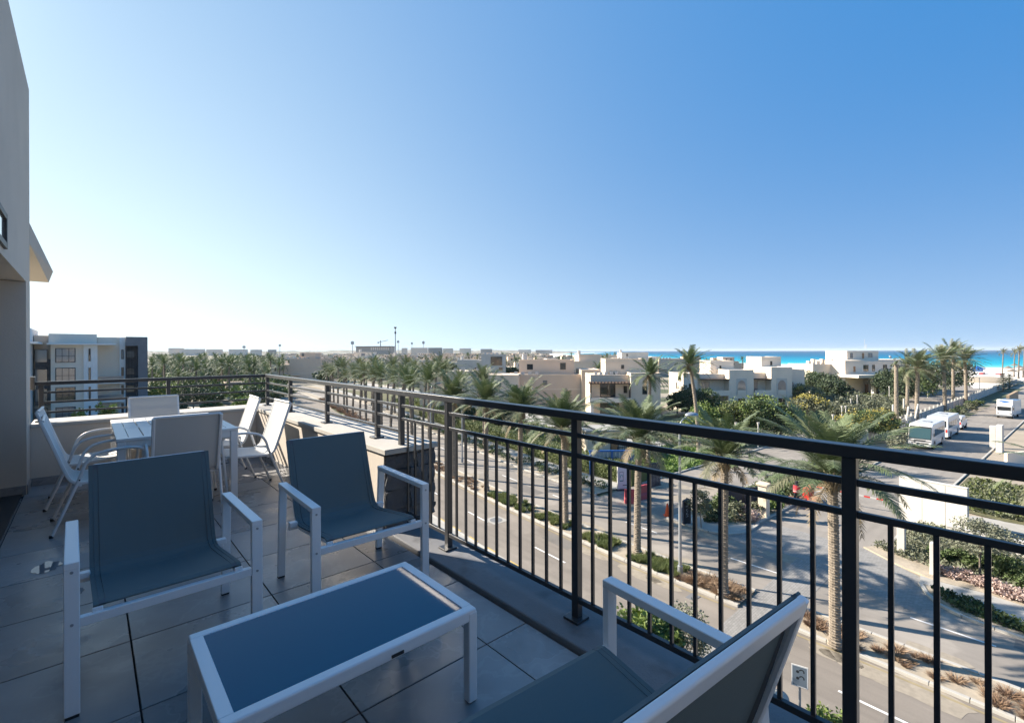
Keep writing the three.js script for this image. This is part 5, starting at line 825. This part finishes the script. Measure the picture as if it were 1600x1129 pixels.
// walls of the corner
{
  const w = thing('gate_wall', 'tall plain off-white wall standing at the mouth of the beach street', 'wall', V3(0, 0, 0));
  const a = V3(26.1, 0, -31.4), b = V3(27.85, 0, -28.5); part('masonry', bar(V3(a.x, 1.45, a.z), V3(b.x, 1.45, b.z), .3, 2.9, .01), M.whitewash, w); part('coping', bar(V3(a.x, 2.92, a.z), V3(b.x, 2.92, b.z), .36, .05, .008), M.whitewash, w); for (const k of [.36, .7]) part('panel_joint', bar(a.clone().lerp(b, k).setY(.02).add(V3(-.14, 0, .06)), a.clone().lerp(b, k).setY(2.88).add(V3(-.14, 0, .06)), .012, .03), M.sidewalk, w); part('joint_strip', box(.05, 2.85, .08, a.x - .05, 1.45, a.z + .12), M.frameDark, w);
  const l = thing('low_wall', 'low white wall behind the olive tree and flowering shrubs', 'wall'); const c = V3(25.4, 0, -27.3), d = V3(38, 0, -12); part('masonry', bar(V3(c.x, .55, c.z), V3(d.x, .55, d.z), .25, 1.1, .01), M.whitewash, l); part('coping', bar(V3(c.x, 1.125, c.z), V3(d.x, 1.125, d.z), .32, .05, .008), M.whitewash, l);
  for (const [x, y, h, lb] of [[1409, 868, 1.9, 'square white pillar in the corner bed by the tall wall'], [1461, 900, 1.6, 'slim white pillar at the edge of the corner bed']]) single('white_pillar', [box(.34, h, .34, 0, h / 2 + .08, 0, .02).rotateY(VA)], M.whitewash, lb, 'pillar', undefined, gp(x, y));
  for (const [x, y, h, w2, lb] of [[1563, 706, 3.0, 1.5, 'wide white gate post beyond the beach street'], [1552, 700, 2.6, .5, 'narrow white gate post beyond the beach street']]) single('gate_post', [box(w2, h, .5, 0, h / 2, 0, .03).rotateY(VA)], M.whitewash, lb, 'gate post', undefined, gp(x, y));
  const y2 = thing('yard_wall', 'pale yard wall at the right of the beach street', 'wall'); const e = gp(1572, 730), f = gp(1680, 720); part('masonry', bar(V3(e.x, .7, e.z), V3(f.x, .7, f.z), .25, 1.4), M.villaB, y2);
  const kk = thing('beach_kiosk_wall', 'tan brick wall behind the parked truck', 'wall', gp(1578, 648), VA); part('masonry', boxB(0, 14, 0, 3.4, -.4, 0), mottled([.42, .3, .19], .25, 256, 1.2, 6, 71, .9), kk);
}
// red-white barrier, kiosk and guard
const gA = gp(1268, 781), gB = gp(1380, 800);
{
  const t = thing('barrier_gate', 'red and white boom barrier across the beach street', 'barrier', V3(gA.x, .1, gA.z)); part('post', box(.3, 1.1, .3, 0, .55, 0, .02), M.redTile, t);
  const d = gB.clone().sub(gA), n = 12; for (let i = 0; i < n; i++) part('boom_section', bar(V3(d.x * i / n, 1.0 - .02 * i, d.z * i / n), V3(d.x * (i + .998) / n, 1.0 - .02 * (i + 1), d.z * (i + .998) / n), .07, .09), i % 2 ? M.redBright : M.whitewash, t);
  single('red_kiosk', [box(.5, .95, .45, -.06, .5, 0, .05).rotateY(VA), box(.3, .75, .4, .4, .4, .05, .05).rotateY(VA), box(.56, .06, .5, -.06, 1.0, 0, .02).rotateY(VA)], M.redBright, 'bright red cabinet beside the guard', 'cabinet', undefined, gp(1262, 783, .08));
  for (const [s, t2] of [[1236, 788], [1276, 789], [1254, 790], [1270, 794]]) single('planter', [clean(new THREE.CylinderGeometry(.3, .22, .5, 12)).translate(0, .3, 0)], M.redTile, 'clay planter at the feet of the guard', 'planter', 'planters by the barrier', gp(s, t2, .08));
}
{ // person: one continuous body from smoothly joined limbs
  const body = (bones, s0, size, res) => {
    const mc = new MarchingCubes(res, new THREE.MeshStandardMaterial(), false, false, 120000); mc.isolation = 0; const k = .05;
    const f = (x, y, z) => { let d = 9; for (const [a, b, ra, rb] of bones) { const ab = [b[0] - a[0], b[1] - a[1], b[2] - a[2]], ap = [x - a[0], y - a[1], z - a[2]], t = Math.max(0, Math.min(1, (ap[0] * ab[0] + ap[1] * ab[1] + ap[2] * ab[2]) / (ab[0] ** 2 + ab[1] ** 2 + ab[2] ** 2 + 1e-9))), q = Math.hypot(ap[0] - ab[0] * t, ap[1] - ab[1] * t, ap[2] - ab[2] * t) - (ra + (rb - ra) * t), h = Math.max(k - Math.abs(d - q), 0) / k; d = Math.min(d, q) - h * h * k * .25; } return d; };
    for (let z = 0; z < res; z++) for (let y = 0; y < res; y++) for (let x = 0; x < res; x++) mc.field[x + y * res + z * res * res] = -f((x / res * 2 - 1) * size + s0[0], (y / res * 2 - 1) * size + s0[1], (z / res * 2 - 1) * size + s0[2]);
    mc.update(); const n = mc.count ?? mc.geometry.drawRange.count, g = new THREE.BufferGeometry(); g.setAttribute('position', new THREE.Float32BufferAttribute(mc.positionArray.slice(0, n * 3), 3)); g.setAttribute('normal', new THREE.Float32BufferAttribute(mc.normalArray.slice(0, n * 3), 3)); g.scale(size, size, size).translate(...s0); return clean(g);
  };
  const bones = [[[0, .95, 0], [0, 1.38, 0], .15, .16], [[-.13, 1.4, 0], [.13, 1.4, 0], .08, .08], [[0, 1.45, 0], [0, 1.56, .01], .055, .055], [[0, 1.63, .015], [0, 1.68, .01], .095, .1],
    [[-.19, 1.4, 0], [-.24, 1.12, .02], .06, .048], [[-.24, 1.12, .02], [-.2, .9, .14], .045, .035], [[.19, 1.4, 0], [.24, 1.12, .02], .06, .048], [[.24, 1.12, .02], [.2, .9, .14], .045, .035],
    [[-.09, .92, 0], [-.11, .5, .02], .09, .065], [[-.11, .5, .02], [-.12, .08, -.02], .062, .045], [[-.12, .05, -.02], [-.12, .04, .14], .045, .038], [[.09, .92, 0], [.11, .5, -.02], .09, .065], [[.11, .5, -.02], [.12, .08, -.05], .062, .045], [[.12, .05, -.05], [.12, .04, .11], .045, .038]];
  for (const s of [-1, 1]) for (let i = 0; i < 4; i++) bones.push([[s * .2, .88, .15 + i * .002], [s * (.17 + i * .016), .8 - (i % 2) * .012, .18 + i * .004], .016, .009]);
  for (const s of [-1, 1]) bones.push([[s * .19, .88, .16], [s * .155, .85, .2], .016, .01], [[s * .1, 1.645, .02], [s * .108, 1.66, .0], .016, .02]); bones.push([[0, 1.64, .11], [0, 1.66, .11], .014, .01]);
  const g = body(bones, [0, .92, 0], .98, 72), skin = std(.28, .16, .1, .7), cloth = std(.02, .022, .03, .9);
  const make = (pos, ry, label, vest, parts) => { const t = thing('person', label, 'person', pos, ry); const m = part('body', g, parts, t); return t; };
  const vestGeo = () => { const v = []; for (const s of [[.19, .95, .17], [.21, 1.2, .19], [.2, 1.46, .13]]) v.push(s); const pos = [], N = 16, ring = (r, a) => [Math.cos(a) * r[0] * 1.08, r[1], Math.sin(a) * r[2] * 1.12]; for (let i = 0; i < 2; i++) for (let k = 0; k < N; k++) { const a = k / N * 6.2832, b = (k + 1) / N * 6.2832; pos.push(...ring(v[i], a), ...ring(v[i + 1], b), ...ring(v[i + 1], a), ...ring(v[i], a), ...ring(v[i], b), ...ring(v[i + 1], b)); } return tris(pos); };
  const band = y => clean(new THREE.CylinderGeometry(.222, .222, .05, 18, 1, true)).scale(1, 1, .94).translate(0, y, 0);
  const p1 = make(gp(1245, 789, .1), 2.6, 'person in a red high-visibility vest and dark trousers standing by the red cabinet', true, cloth);
  part('vest', vestGeo(), std(.55, .03, .04, .7, { side: THREE.DoubleSide }), p1); part('vest_band', band(1.04), M.whitewash, p1); part('vest_band', band(1.17), M.whitewash, p1);
  part('face', clean(new THREE.SphereGeometry(.101, 14, 10, 0, Math.PI)).scale(.93, 1.15, 1).translate(0, 1.655, .022), skin, p1); part('hair', clean(new THREE.SphereGeometry(.115, 14, 8, 0, 6.2832, 0, 1.4)).translate(0, 1.675, 0), M.rubber, p1);
  const p2 = make(gp(1583, 653), 3.4, 'person in dark clothes standing beside the parked truck', false, std(.06, .05, .03, .9));
  part('face', clean(new THREE.SphereGeometry(.101, 14, 10, 0, Math.PI)).scale(.93, 1.15, 1).translate(0, 1.655, .022), skin, p2); part('hair', clean(new THREE.SphereGeometry(.115, 14, 8, 0, 6.2832, 0, 1.4)).translate(0, 1.675, 0), M.rubber, p2);
}
// entrance street: hoarding, sign panel, barriers, cone, totem, guard hut, pillar, dark screen
{
  const pc = BR(3.0, 13.6); const t = thing('gate_pillar', 'square beige gate pillar with a cap on the island', 'pillar', gp(1194, 806, .09), VA); part('shaft', box(.55, 2.1, .55, 0, 1.05, 0, .02), M.villaA, t); part('pillar_cap', box(.75, .16, .75, 0, 2.18, 0, .03), M.villaC, t);
  const s = thing('dark_screen', 'low dark navy screen fence beside the gate pillar', 'screen', V3(0, 0, 0)); const a = gp(1135, 800), b = gp(1187, 798); part('sheet', bar(V3(a.x, .95, a.z), V3(b.x, .95, b.z), .06, 1.5), M.navy, s); for (const k of [0, .5, 1]) part('post', box(.08, 1.8, .08, a.x + (b.x - a.x) * k, .9, a.z + (b.z - a.z) * k), M.frameDark, s); part('base_kerb', bar(V3(a.x, .12, a.z), V3(b.x, .12, b.z), .3, .22), M.kerb, s);
  const g1 = gp(1015, 765), g2 = gp(1031, 763); const q = thing('slatted_gate', 'dark navy slatted gate leaf standing open at the entrance street', 'gate', V3(0, 0, 0)); const e1 = V3(g1.x, 0, g1.z), e2 = V3(g2.x + .25, 0, g2.z - .4); for (let i = 0; i < 8; i++) { const k = i / 8, x = e1.x + (e2.x - e1.x) * k, z = e1.z + (e2.z - e1.z) * k; part('slat', box(.1, 1.9, .05, x, 1.15, z).translate(0, 0, 0), M.navy, q); } part('gate_frame', [bar(V3(e1.x, .2, e1.z - .05), V3(e2.x, .2, e2.z - .05), .06, .08), bar(V3(e1.x, 2.08, e1.z - .05), V3(e2.x, 2.08, e2.z - .05), .06, .08)], M.navy, q);
  // blue framed sheet gate
  const h1 = gp(922, 742), h2 = gp(990, 741); const bg = thing('blue_gate', 'blue framed gate of grey corrugated sheet behind the hedge', 'gate', V3(0, 0, 0)); const n = 22; for (let i = 0; i < n; i++) { const k = (i + .5) / n, x = h1.x + (h2.x - h1.x) * k, z = h1.z + (h2.z - h1.z) * k; part('sheet_rib', box((h2.x - h1.x) / n * .86, 2.0, .05 + .03 * (i % 2), x, 1.12, z), std(.2, .27, .33, .5), bg); }
  part('top_rail', bar(V3(h1.x - .1, 2.2, h1.z), V3(h2.x + .1, 2.2, h2.z), .12, .14), M.blue, bg); part('middle_rail', bar(V3(h1.x, 1.5, h1.z + .07), V3(h2.x, 1.5, h2.z + .07), .05, .08), M.blue, bg); for (const p of [h1, h1.clone().lerp(h2, .5), h2]) part('upright', box(.1, 2.2, .12, p.x, 1.1, p.z + .08), M.blue, bg);
  // white sign panel with a teal emblem
  const sp = gp(973, 766); const cv = document.createElement('canvas'); cv.width = 256; cv.height = 512; const cx = cv.getContext('2d'); cx.fillStyle = '#c9ccd2'; cx.fillRect(0, 0, 256, 512); cx.strokeStyle = '#2f3f4a'; cx.lineWidth = 8; cx.strokeRect(44, 170, 90, 190); cx.strokeStyle = '#2c8f94'; cx.lineWidth = 12; cx.beginPath(); cx.arc(92, 270, 34, 2.4, 6.6); cx.stroke(); cx.beginPath(); cx.moveTo(52, 350); cx.lineTo(130, 350); cx.stroke(); cx.fillStyle = '#39434c'; cx.fillRect(120, 440, 100, 16);
  const st = new THREE.CanvasTexture(cv); st.colorSpace = THREE.SRGBColorSpace;
  const sg = thing('sign_panel', 'upright white sign panel with a teal emblem at the end of the hedge', 'sign', V3(sp.x, 0, sp.z), .25); part('board', box(.95, 2.1, .14, 0, 1.2, 0, .01), M.whitewash, sg); const fg = clean(new THREE.PlaneGeometry(.9, 2.02)).translate(0, 1.2, .074); part('print', fg, new THREE.MeshStandardMaterial({ map: st, roughness: .6 }), sg); part('plinth', box(1.05, .14, .3, 0, .08, 0, .01), M.navy, sg);
  for (const [x, y, r, lb] of [[988, 786, -.1, 'red plastic road barrier against the palm trunk'], [1003, 779, .5, 'red plastic road barrier turned across the entrance street']]) { const m = thing('road_barrier', lb, 'barrier', gp(x, y), r); const sh = new THREE.Shape(); sh.moveTo(-.28, 0); sh.lineTo(.28, 0); sh.lineTo(.2, .3); sh.lineTo(.09, .45); sh.lineTo(.07, 1); sh.lineTo(-.07, 1); sh.lineTo(-.09, .45); sh.lineTo(-.2, .3); const g = clean(new THREE.ExtrudeGeometry(sh, { depth: 1.1, bevelEnabled: true, bevelSize: .02, bevelThickness: .02, bevelSegments: 1 })).translate(0, .02, -.55).rotateY(Math.PI / 2); part('shell', g, M.redPlastic, m); part('filler_cap', cyl(.06, .06, .05, .3, 1.02, 0, 10), M.redPlastic, m); }
  const c = thing('traffic_cone', 'orange traffic cone on the entrance street', 'cone', gp(1043, 806)); part('cone_body', clean(new THREE.CylinderGeometry(.04, .19, .85, 16)).translate(0, .46, 0), M.orange, c); part('cone_base', box(.45, .05, .45, 0, .045, 0, .01), M.orange, c);
  const k2 = document.createElement('canvas'); k2.width = 128; k2.height = 384; const y2 = k2.getContext('2d'); y2.fillStyle = '#161b22'; y2.fillRect(0, 0, 128, 384); y2.fillStyle = '#aab2ba'; y2.fillRect(30, 60, 68, 8); y2.fillRect(30, 78, 50, 6); y2.strokeStyle = '#aab2ba'; y2.lineWidth = 7; for (const yy of [140, 210]) { y2.beginPath(); y2.arc(64, yy, 20, .5, 5.2); y2.stroke(); } y2.beginPath(); y2.moveTo(44, 270); y2.lineTo(84, 250); y2.stroke(); const kt = new THREE.CanvasTexture(k2); kt.colorSpace = THREE.SRGBColorSpace;
  const tt = thing('totem_sign', 'dark rounded-top totem sign on the island kerb beside the lamp post', 'sign', gp(1073, 818, .09), .35); const ts = new THREE.Shape(); ts.moveTo(-.28, 0); ts.lineTo(.28, 0); ts.lineTo(.28, 1.45); ts.quadraticCurveTo(.26, 1.62, .1, 1.62); ts.lineTo(-.28, 1.5); part('board', clean(new THREE.ExtrudeGeometry(ts, { depth: .14, bevelEnabled: true, bevelSize: .01, bevelThickness: .01, bevelSegments: 1 })).translate(0, .02, -.07), M.navy, tt); part('print', clean(new THREE.PlaneGeometry(.5, 1.35)).translate(0, .75, .083), new THREE.MeshStandardMaterial({ map: kt, roughness: .6 }), tt);
  const hut = villa({ name: 'guard_hut', label: 'small flat-roofed guard hut behind the blue gate', pos: gp(918, 716), ry: .15, mat: M.villaA, blocks: [[0, 4.4, 0, 2.7, -3, 0]] }); part('roof_edge', boxB(-.3, 4.7, 2.8, 3.0, -3.3, .3), M.sidewalk, hut); win(hut, 3, .2, .9, 2, .02, 0, { name: 'door', pane: M.doorWood });
  const fn = thing('metal_fence', 'low dark metal fence along the inner street', 'fence', V3(0, 0, 0)); const f1 = gp(965, 716), f2 = gp(1068, 706); const nn = 40; for (let i = 0; i <= nn; i++) { const k = i / nn; part('picket', box(.05, 1.2, .05, f1.x + (f2.x - f1.x) * k, .65, f1.z + (f2.z - f1.z) * k), M.frameDark, fn); } for (const y of [.3, 1.15]) part('rail', bar(V3(f1.x, y, f1.z), V3(f2.x, y, f2.z), .05, .05), M.frameDark, fn);
}
// things on the near pavement
{
  const p = dp(1250, 1100, 13.6), t = thing('parking_sign', 'white rectangular street sign with black symbols on a pole below the railing', 'sign', V3(p.x, .1, p.z), -.55);
  const cv = document.createElement('canvas'); cv.width = 128; cv.height = 192; const c = cv.getContext('2d'); c.fillStyle = '#6f7c88'; c.fillRect(0, 0, 128, 192); c.strokeStyle = '#e8e8e8'; c.lineWidth = 6; c.strokeRect(3, 3, 122, 186); c.fillStyle = '#20242a'; for (const y of [56, 116]) { c.beginPath(); c.arc(48, y, 13, 0, 7); c.fill(); c.lineWidth = 10; c.strokeStyle = '#20242a'; c.beginPath(); c.arc(80, y - 6, 18, 3.4, 6.8); c.stroke(); }
  const tx = new THREE.CanvasTexture(cv); tx.colorSpace = THREE.SRGBColorSpace; const top = H - (1040 - 548.5) / FPX * 13.6 - .1;
  part('pole', cyl(.035, .035, top - .05, 0, 0, 0, 10), M.metalGrey, t); part('plate', box(.42, .62, .03, 0, top - .3, .05, .004), M.whitewash, t); part('print', clean(new THREE.PlaneGeometry(.4, .6)).translate(0, top - .3, .0665), new THREE.MeshStandardMaterial({ map: tx, roughness: .5 }), t);
  const q = dp(1219, 1090, 13.2), bn = thing('litter_bin', 'dark bin with a curved pale lid on the near pavement', 'bin', V3(q.x, .1, q.z), -.5); const hb = q.y - .15; part('bin_body', box(.42, hb - .1, .42, 0, (hb - .1) / 2, 0, .03), M.plastic, bn); part('lid', clean(new THREE.CylinderGeometry(.24, .24, .46, 18, 1, false, 0, Math.PI)).rotateZ(Math.PI / 2).rotateY(Math.PI / 2).translate(0, hb - .1, 0), M.sidewalk, bn);
}
// ---------------------------------------------------------------- vehicles (front looks along local +z)
function wheel(t, x, z, r) { const w = new THREE.Group(); w.name = 'wheel'; w.position.set(x, r, z); t.add(w); part('tyre', clean(new THREE.CylinderGeometry(r, r, .24, 20)).rotateZ(Math.PI / 2), M.rubber, w); part('rim', clean(new THREE.CylinderGeometry(r * .6, r * .6, .25, 14)).rotateZ(Math.PI / 2), M.metalGrey, w); }
M.busGlass = new THREE.MeshPhysicalMaterial({ color: C(.03, .07, .075), roughness: .06, clearcoat: 1, clearcoatRoughness: .03 });
function bus(label, pos, ry, L = 7) {
  const t = thing('minibus', label, 'bus', pos, ry, 'white minibuses by the white fence'); const w = 1.04;
  const s = new THREE.Shape(); s.moveTo(-L / 2, .42); s.lineTo(L / 2 - .05, .42); s.lineTo(L / 2, .75); s.lineTo(L / 2 - .02, 1.25); s.lineTo(L / 2 - .32, 2.45); s.quadraticCurveTo(L / 2 - .42, 2.72, L / 2 - .8, 2.76); s.lineTo(-L / 2 + .3, 2.76); s.quadraticCurveTo(-L / 2 + .02, 2.72, -L / 2, 2.4);
  part('body', clean(new THREE.ExtrudeGeometry(s, { depth: 2 * w - .16, bevelEnabled: true, bevelSize: .08, bevelThickness: .08, bevelSegments: 3 })).translate(0, 0, -w + .08).rotateY(-Math.PI / 2), M.paintWhite, t);
  const sl = Math.atan2(.3, 1.2), ws = box(1.86, 1.22, .03, 0, 0, 0, .01).rotateX(-sl).translate(0, 1.83, L / 2 - .05); part('windscreen_frame', box(2.0, 1.36, .03, 0, 0, 0, .01).rotateX(-sl).translate(0, 1.83, L / 2 - .068), M.frameDark, t); part('windscreen', ws, M.busGlass, t); part('intake', box(1.5, .12, .05, 0, .72, L / 2 + .1, .01), M.frameDark, t);
  for (const x of [-1, 1]) { for (let i = 0; i < 4; i++) part('side_window', boxB(x > 0 ? w - .005 : -w - .015, x > 0 ? w + .015 : -w + .005, 1.45, 2.25, -L / 2 + .35 + i * 1.35, -L / 2 + 1.6 + i * 1.35, .006), M.glass, t); part('headlight', box(.42, .2, .08, x * .72, .95, L / 2 + .06, .02), M.glassPale, t); part('mirror', box(.1, .36, .16, x * (w + .16), 1.75, L / 2 - .1, .03), M.frameDark, t); part('tail_light', box(.16, .4, .05, x * .85, 1.1, -L / 2 - .08, .01), M.redBright, t); wheel(t, x * (w - .1), L / 2 - 1.3, .42); wheel(t, x * (w - .1), -L / 2 + 1.5, .42); }
  for (const x of [-1, 1]) { part('door_seam', boxB(x > 0 ? w - .002 : -w - .006, x > 0 ? w + .006 : -w + .002, .5, 2.3, L / 2 - 1.02, L / 2 - .995), M.frameDark, t); part('trim', boxB(x > 0 ? w - .002 : -w - .008, x > 0 ? w + .008 : -w + .002, .95, 1.0, -L / 2 + .1, L / 2 - .3), M.metalGrey, t); for (const z of [L / 2 - 1.3, -L / 2 + 1.5]) part('wheel_arch', clean(new THREE.CylinderGeometry(.52, .52, .02, 20, 1, false, 0, Math.PI)).rotateZ(Math.PI / 2).translate(x * (w + .002), .44, z), M.frameDark, t); part('wiper', rod(V3(x * .3, 1.24, L / 2 + .04), V3(x * .3 + .35, 1.75, L / 2 - .05), .012, .012, 5), M.frameDark, t); }
  part('visor', box(1.9, .22, .05, 0, 2.5, L / 2 - .24, .02).rotateX(0), M.frameDark, t);
  part('grille', box(1.0, .2, .06, 0, .98, L / 2 + .075, .01), M.frameDark, t); part('bumper', box(2.02, .28, .16, 0, .56, L / 2 + .04, .03), M.paintWhite, t); part('rear_window', box(1.7, .8, .04, 0, 1.95, -L / 2 - .07, .01), M.glass, t); part('roof_hatch', box(.8, .08, .8, .1, 2.86, .4, .02), M.metalGrey, t); part('number_plate', box(.5, .14, .03, 0, .62, L / 2 + .13), M.whitewash, t);
  return t;
}
const away = Math.atan2(NN.x, NN.z);
bus('white minibus facing the boulevard, parked first by the white fence', BR(-2.0, 53), away + Math.PI, 7);
bus('white minibus parked nose to the sea behind the first one', BR(-1.9, 63), away, 7.4);
{
  const t = thing('off_road_car', 'white off-road car with a spare wheel parked beyond the minibuses', 'car', BR(-1.9, 72), away); const s = new THREE.Shape(); s.moveTo(-2, .5); s.lineTo(2, .5); s.lineTo(2.05, 1.0); s.lineTo(1.9, 1.15); s.lineTo(.95, 1.2); s.lineTo(.6, 1.85); s.lineTo(-1.9, 1.9); s.lineTo(-2.02, 1.2);
  part('body', clean(new THREE.ExtrudeGeometry(s, { depth: 1.5, bevelEnabled: true, bevelSize: .08, bevelThickness: .08, bevelSegments: 2 })).translate(0, 0, -.75).rotateY(-Math.PI / 2), M.paintWhite, t); for (const x of [-1, 1]) { part('side_window', boxB(x > 0 ? .82 : -.845, x > 0 ? .845 : -.82, 1.28, 1.75, -1.7, .5), M.glass, t); wheel(t, x * .75, 1.25, .38); wheel(t, x * .75, -1.25, .38); part('tail_light', box(.12, .35, .05, x * .66, 1.0, -2.08), M.redBright, t); } part('rear_window', box(1.2, .45, .04, 0, 1.55, -2.06), M.glass, t); part('spare_wheel', clean(new THREE.CylinderGeometry(.36, .36, .22, 18)).rotateX(Math.PI / 2).translate(.1, 1.05, -2.2), M.rubber, t);
}
{
  const t = thing('box_truck', 'white box truck with a blue stripe on its forehead, parked facing us', 'truck', gp(1575, 652), away + Math.PI - .1); t.scale.setScalar(.88); part('cab', [box(2.1, 1.9, 1.7, 0, 1.45, 1.6, .12)], M.paintWhite, t); part('box_body', [box(2.3, 2.7, 4.4, 0, 2.0, -1.5, .08)], M.paintWhite, t); part('forehead', box(2.2, 1.1, 1.3, 0, 2.95, 1.3, .12), M.paintWhite, t);
  const st = new THREE.Shape(); st.moveTo(-1, .25); st.lineTo(1, .25); st.lineTo(.5, .02); st.lineTo(0, -.18); st.lineTo(-.5, .02); part('stripe', clean(new THREE.ExtrudeGeometry(st, { depth: .012, bevelEnabled: false })).translate(0, 3.05, 1.951), M.blue, t); part('windscreen', box(1.8, .75, .04, 0, 1.85, 2.45, .01), M.glass, t); part('bumper', box(2.1, .3, .16, 0, .62, 2.46, .03), M.metalGrey, t); for (const x of [-1, 1]) { part('headlight', box(.3, .2, .06, x * .8, .98, 2.46, .02), M.glassPale, t); part('side_window', box(.03, .6, .8, x * 1.052, 1.85, 1.7), M.glass, t); part('mirror', box(.1, .4, .14, x * 1.2, 1.9, 2.2, .02), M.frameDark, t); wheel(t, x * .95, 1.6, .42); wheel(t, x * .95, -2.2, .42); }
}
// beach: parasols, tent, boats, stalls
{
  reseed(3500); const pp = thing('beach_parasol', 'x', 'parasol', gp(1586, 579), 0, 'parasols on the beach'); part('pole', cyl(.06, .06, 3.2, 0, 0, 0, 6), M.barkOld, pp); part('thatch', clean(new THREE.ConeGeometry(1.8, 1.1, 12)).translate(0, 3.4, 0), M.barkOld, pp); pp.userData.label = 'thatched parasol on the pale beach'; for (const [x, y] of [[1594, 584], [1598, 590], [1576, 585], [1606, 580], [1582, 592]]) copy(pp, gp(x, y), 0);
  const tn = thing('blue_tent', 'blue tent standing on the beach', 'tent', gp(1528, 584)); tn.scale.setScalar(.55); part('canvas', clean(new THREE.ConeGeometry(5.5, 3, 4, 1)).rotateY(.6).translate(0, 5.5, 0), M.blue, tn); part('side_cloth', boxB(-4.6, 4.6, 2, 4.2, -.1, .1), std(.2, .4, .75, .7), tn); for (const x of [-4, 4]) part('pole', cyl(.1, .1, 4.4, x, 0, 2, 6), M.whitewash, tn);
  for (const [x, y, m, lb] of [[1535, 585, M.redPlastic, 'red boat drawn up on the beach by the blue tent'], [1522, 586, M.whitewash, 'white boat drawn up on the beach by the blue tent']]) { const b = thing('beach_boat', lb, 'boat', gp(x, y), .6); b.scale.setScalar(.7); const s = new THREE.Shape(); s.moveTo(-3, .9); s.lineTo(3.2, 1.1); s.quadraticCurveTo(2.6, .1, 1.6, 0); s.lineTo(-2.6, 0); part('hull', clean(new THREE.ExtrudeGeometry(s, { depth: 1.6, bevelEnabled: true, bevelSize: .1, bevelThickness: .2, bevelSegments: 2 })).translate(0, .1, -.8), m, b); }
  const sd = thing('sand_heap', 'low heap of reddish sand at the back of the beach', 'sand heap', gp(1545, 597)); part('heap', clean(new THREE.SphereGeometry(7, 18, 8, 0, 6.2832, 0, 1.57)).scale(1.4, .28, 1), M.sand, sd);
  const ms = thing('beach_stall', 'red topped beach stall beside the slim palm', 'stall', gp(1563, 590)); ms.scale.setScalar(.7); part('counter', boxB(-1, 1, 0, 1.8, -1, 1), M.whitewash, ms); part('roof', boxB(-1.3, 1.3, 1.8, 2.5, -1.3, 1.3), M.redPlastic, ms);
}
scene.fog = new THREE.FogExp2(0xe4ebf2, .00006);
renderer.render(scene, camera);
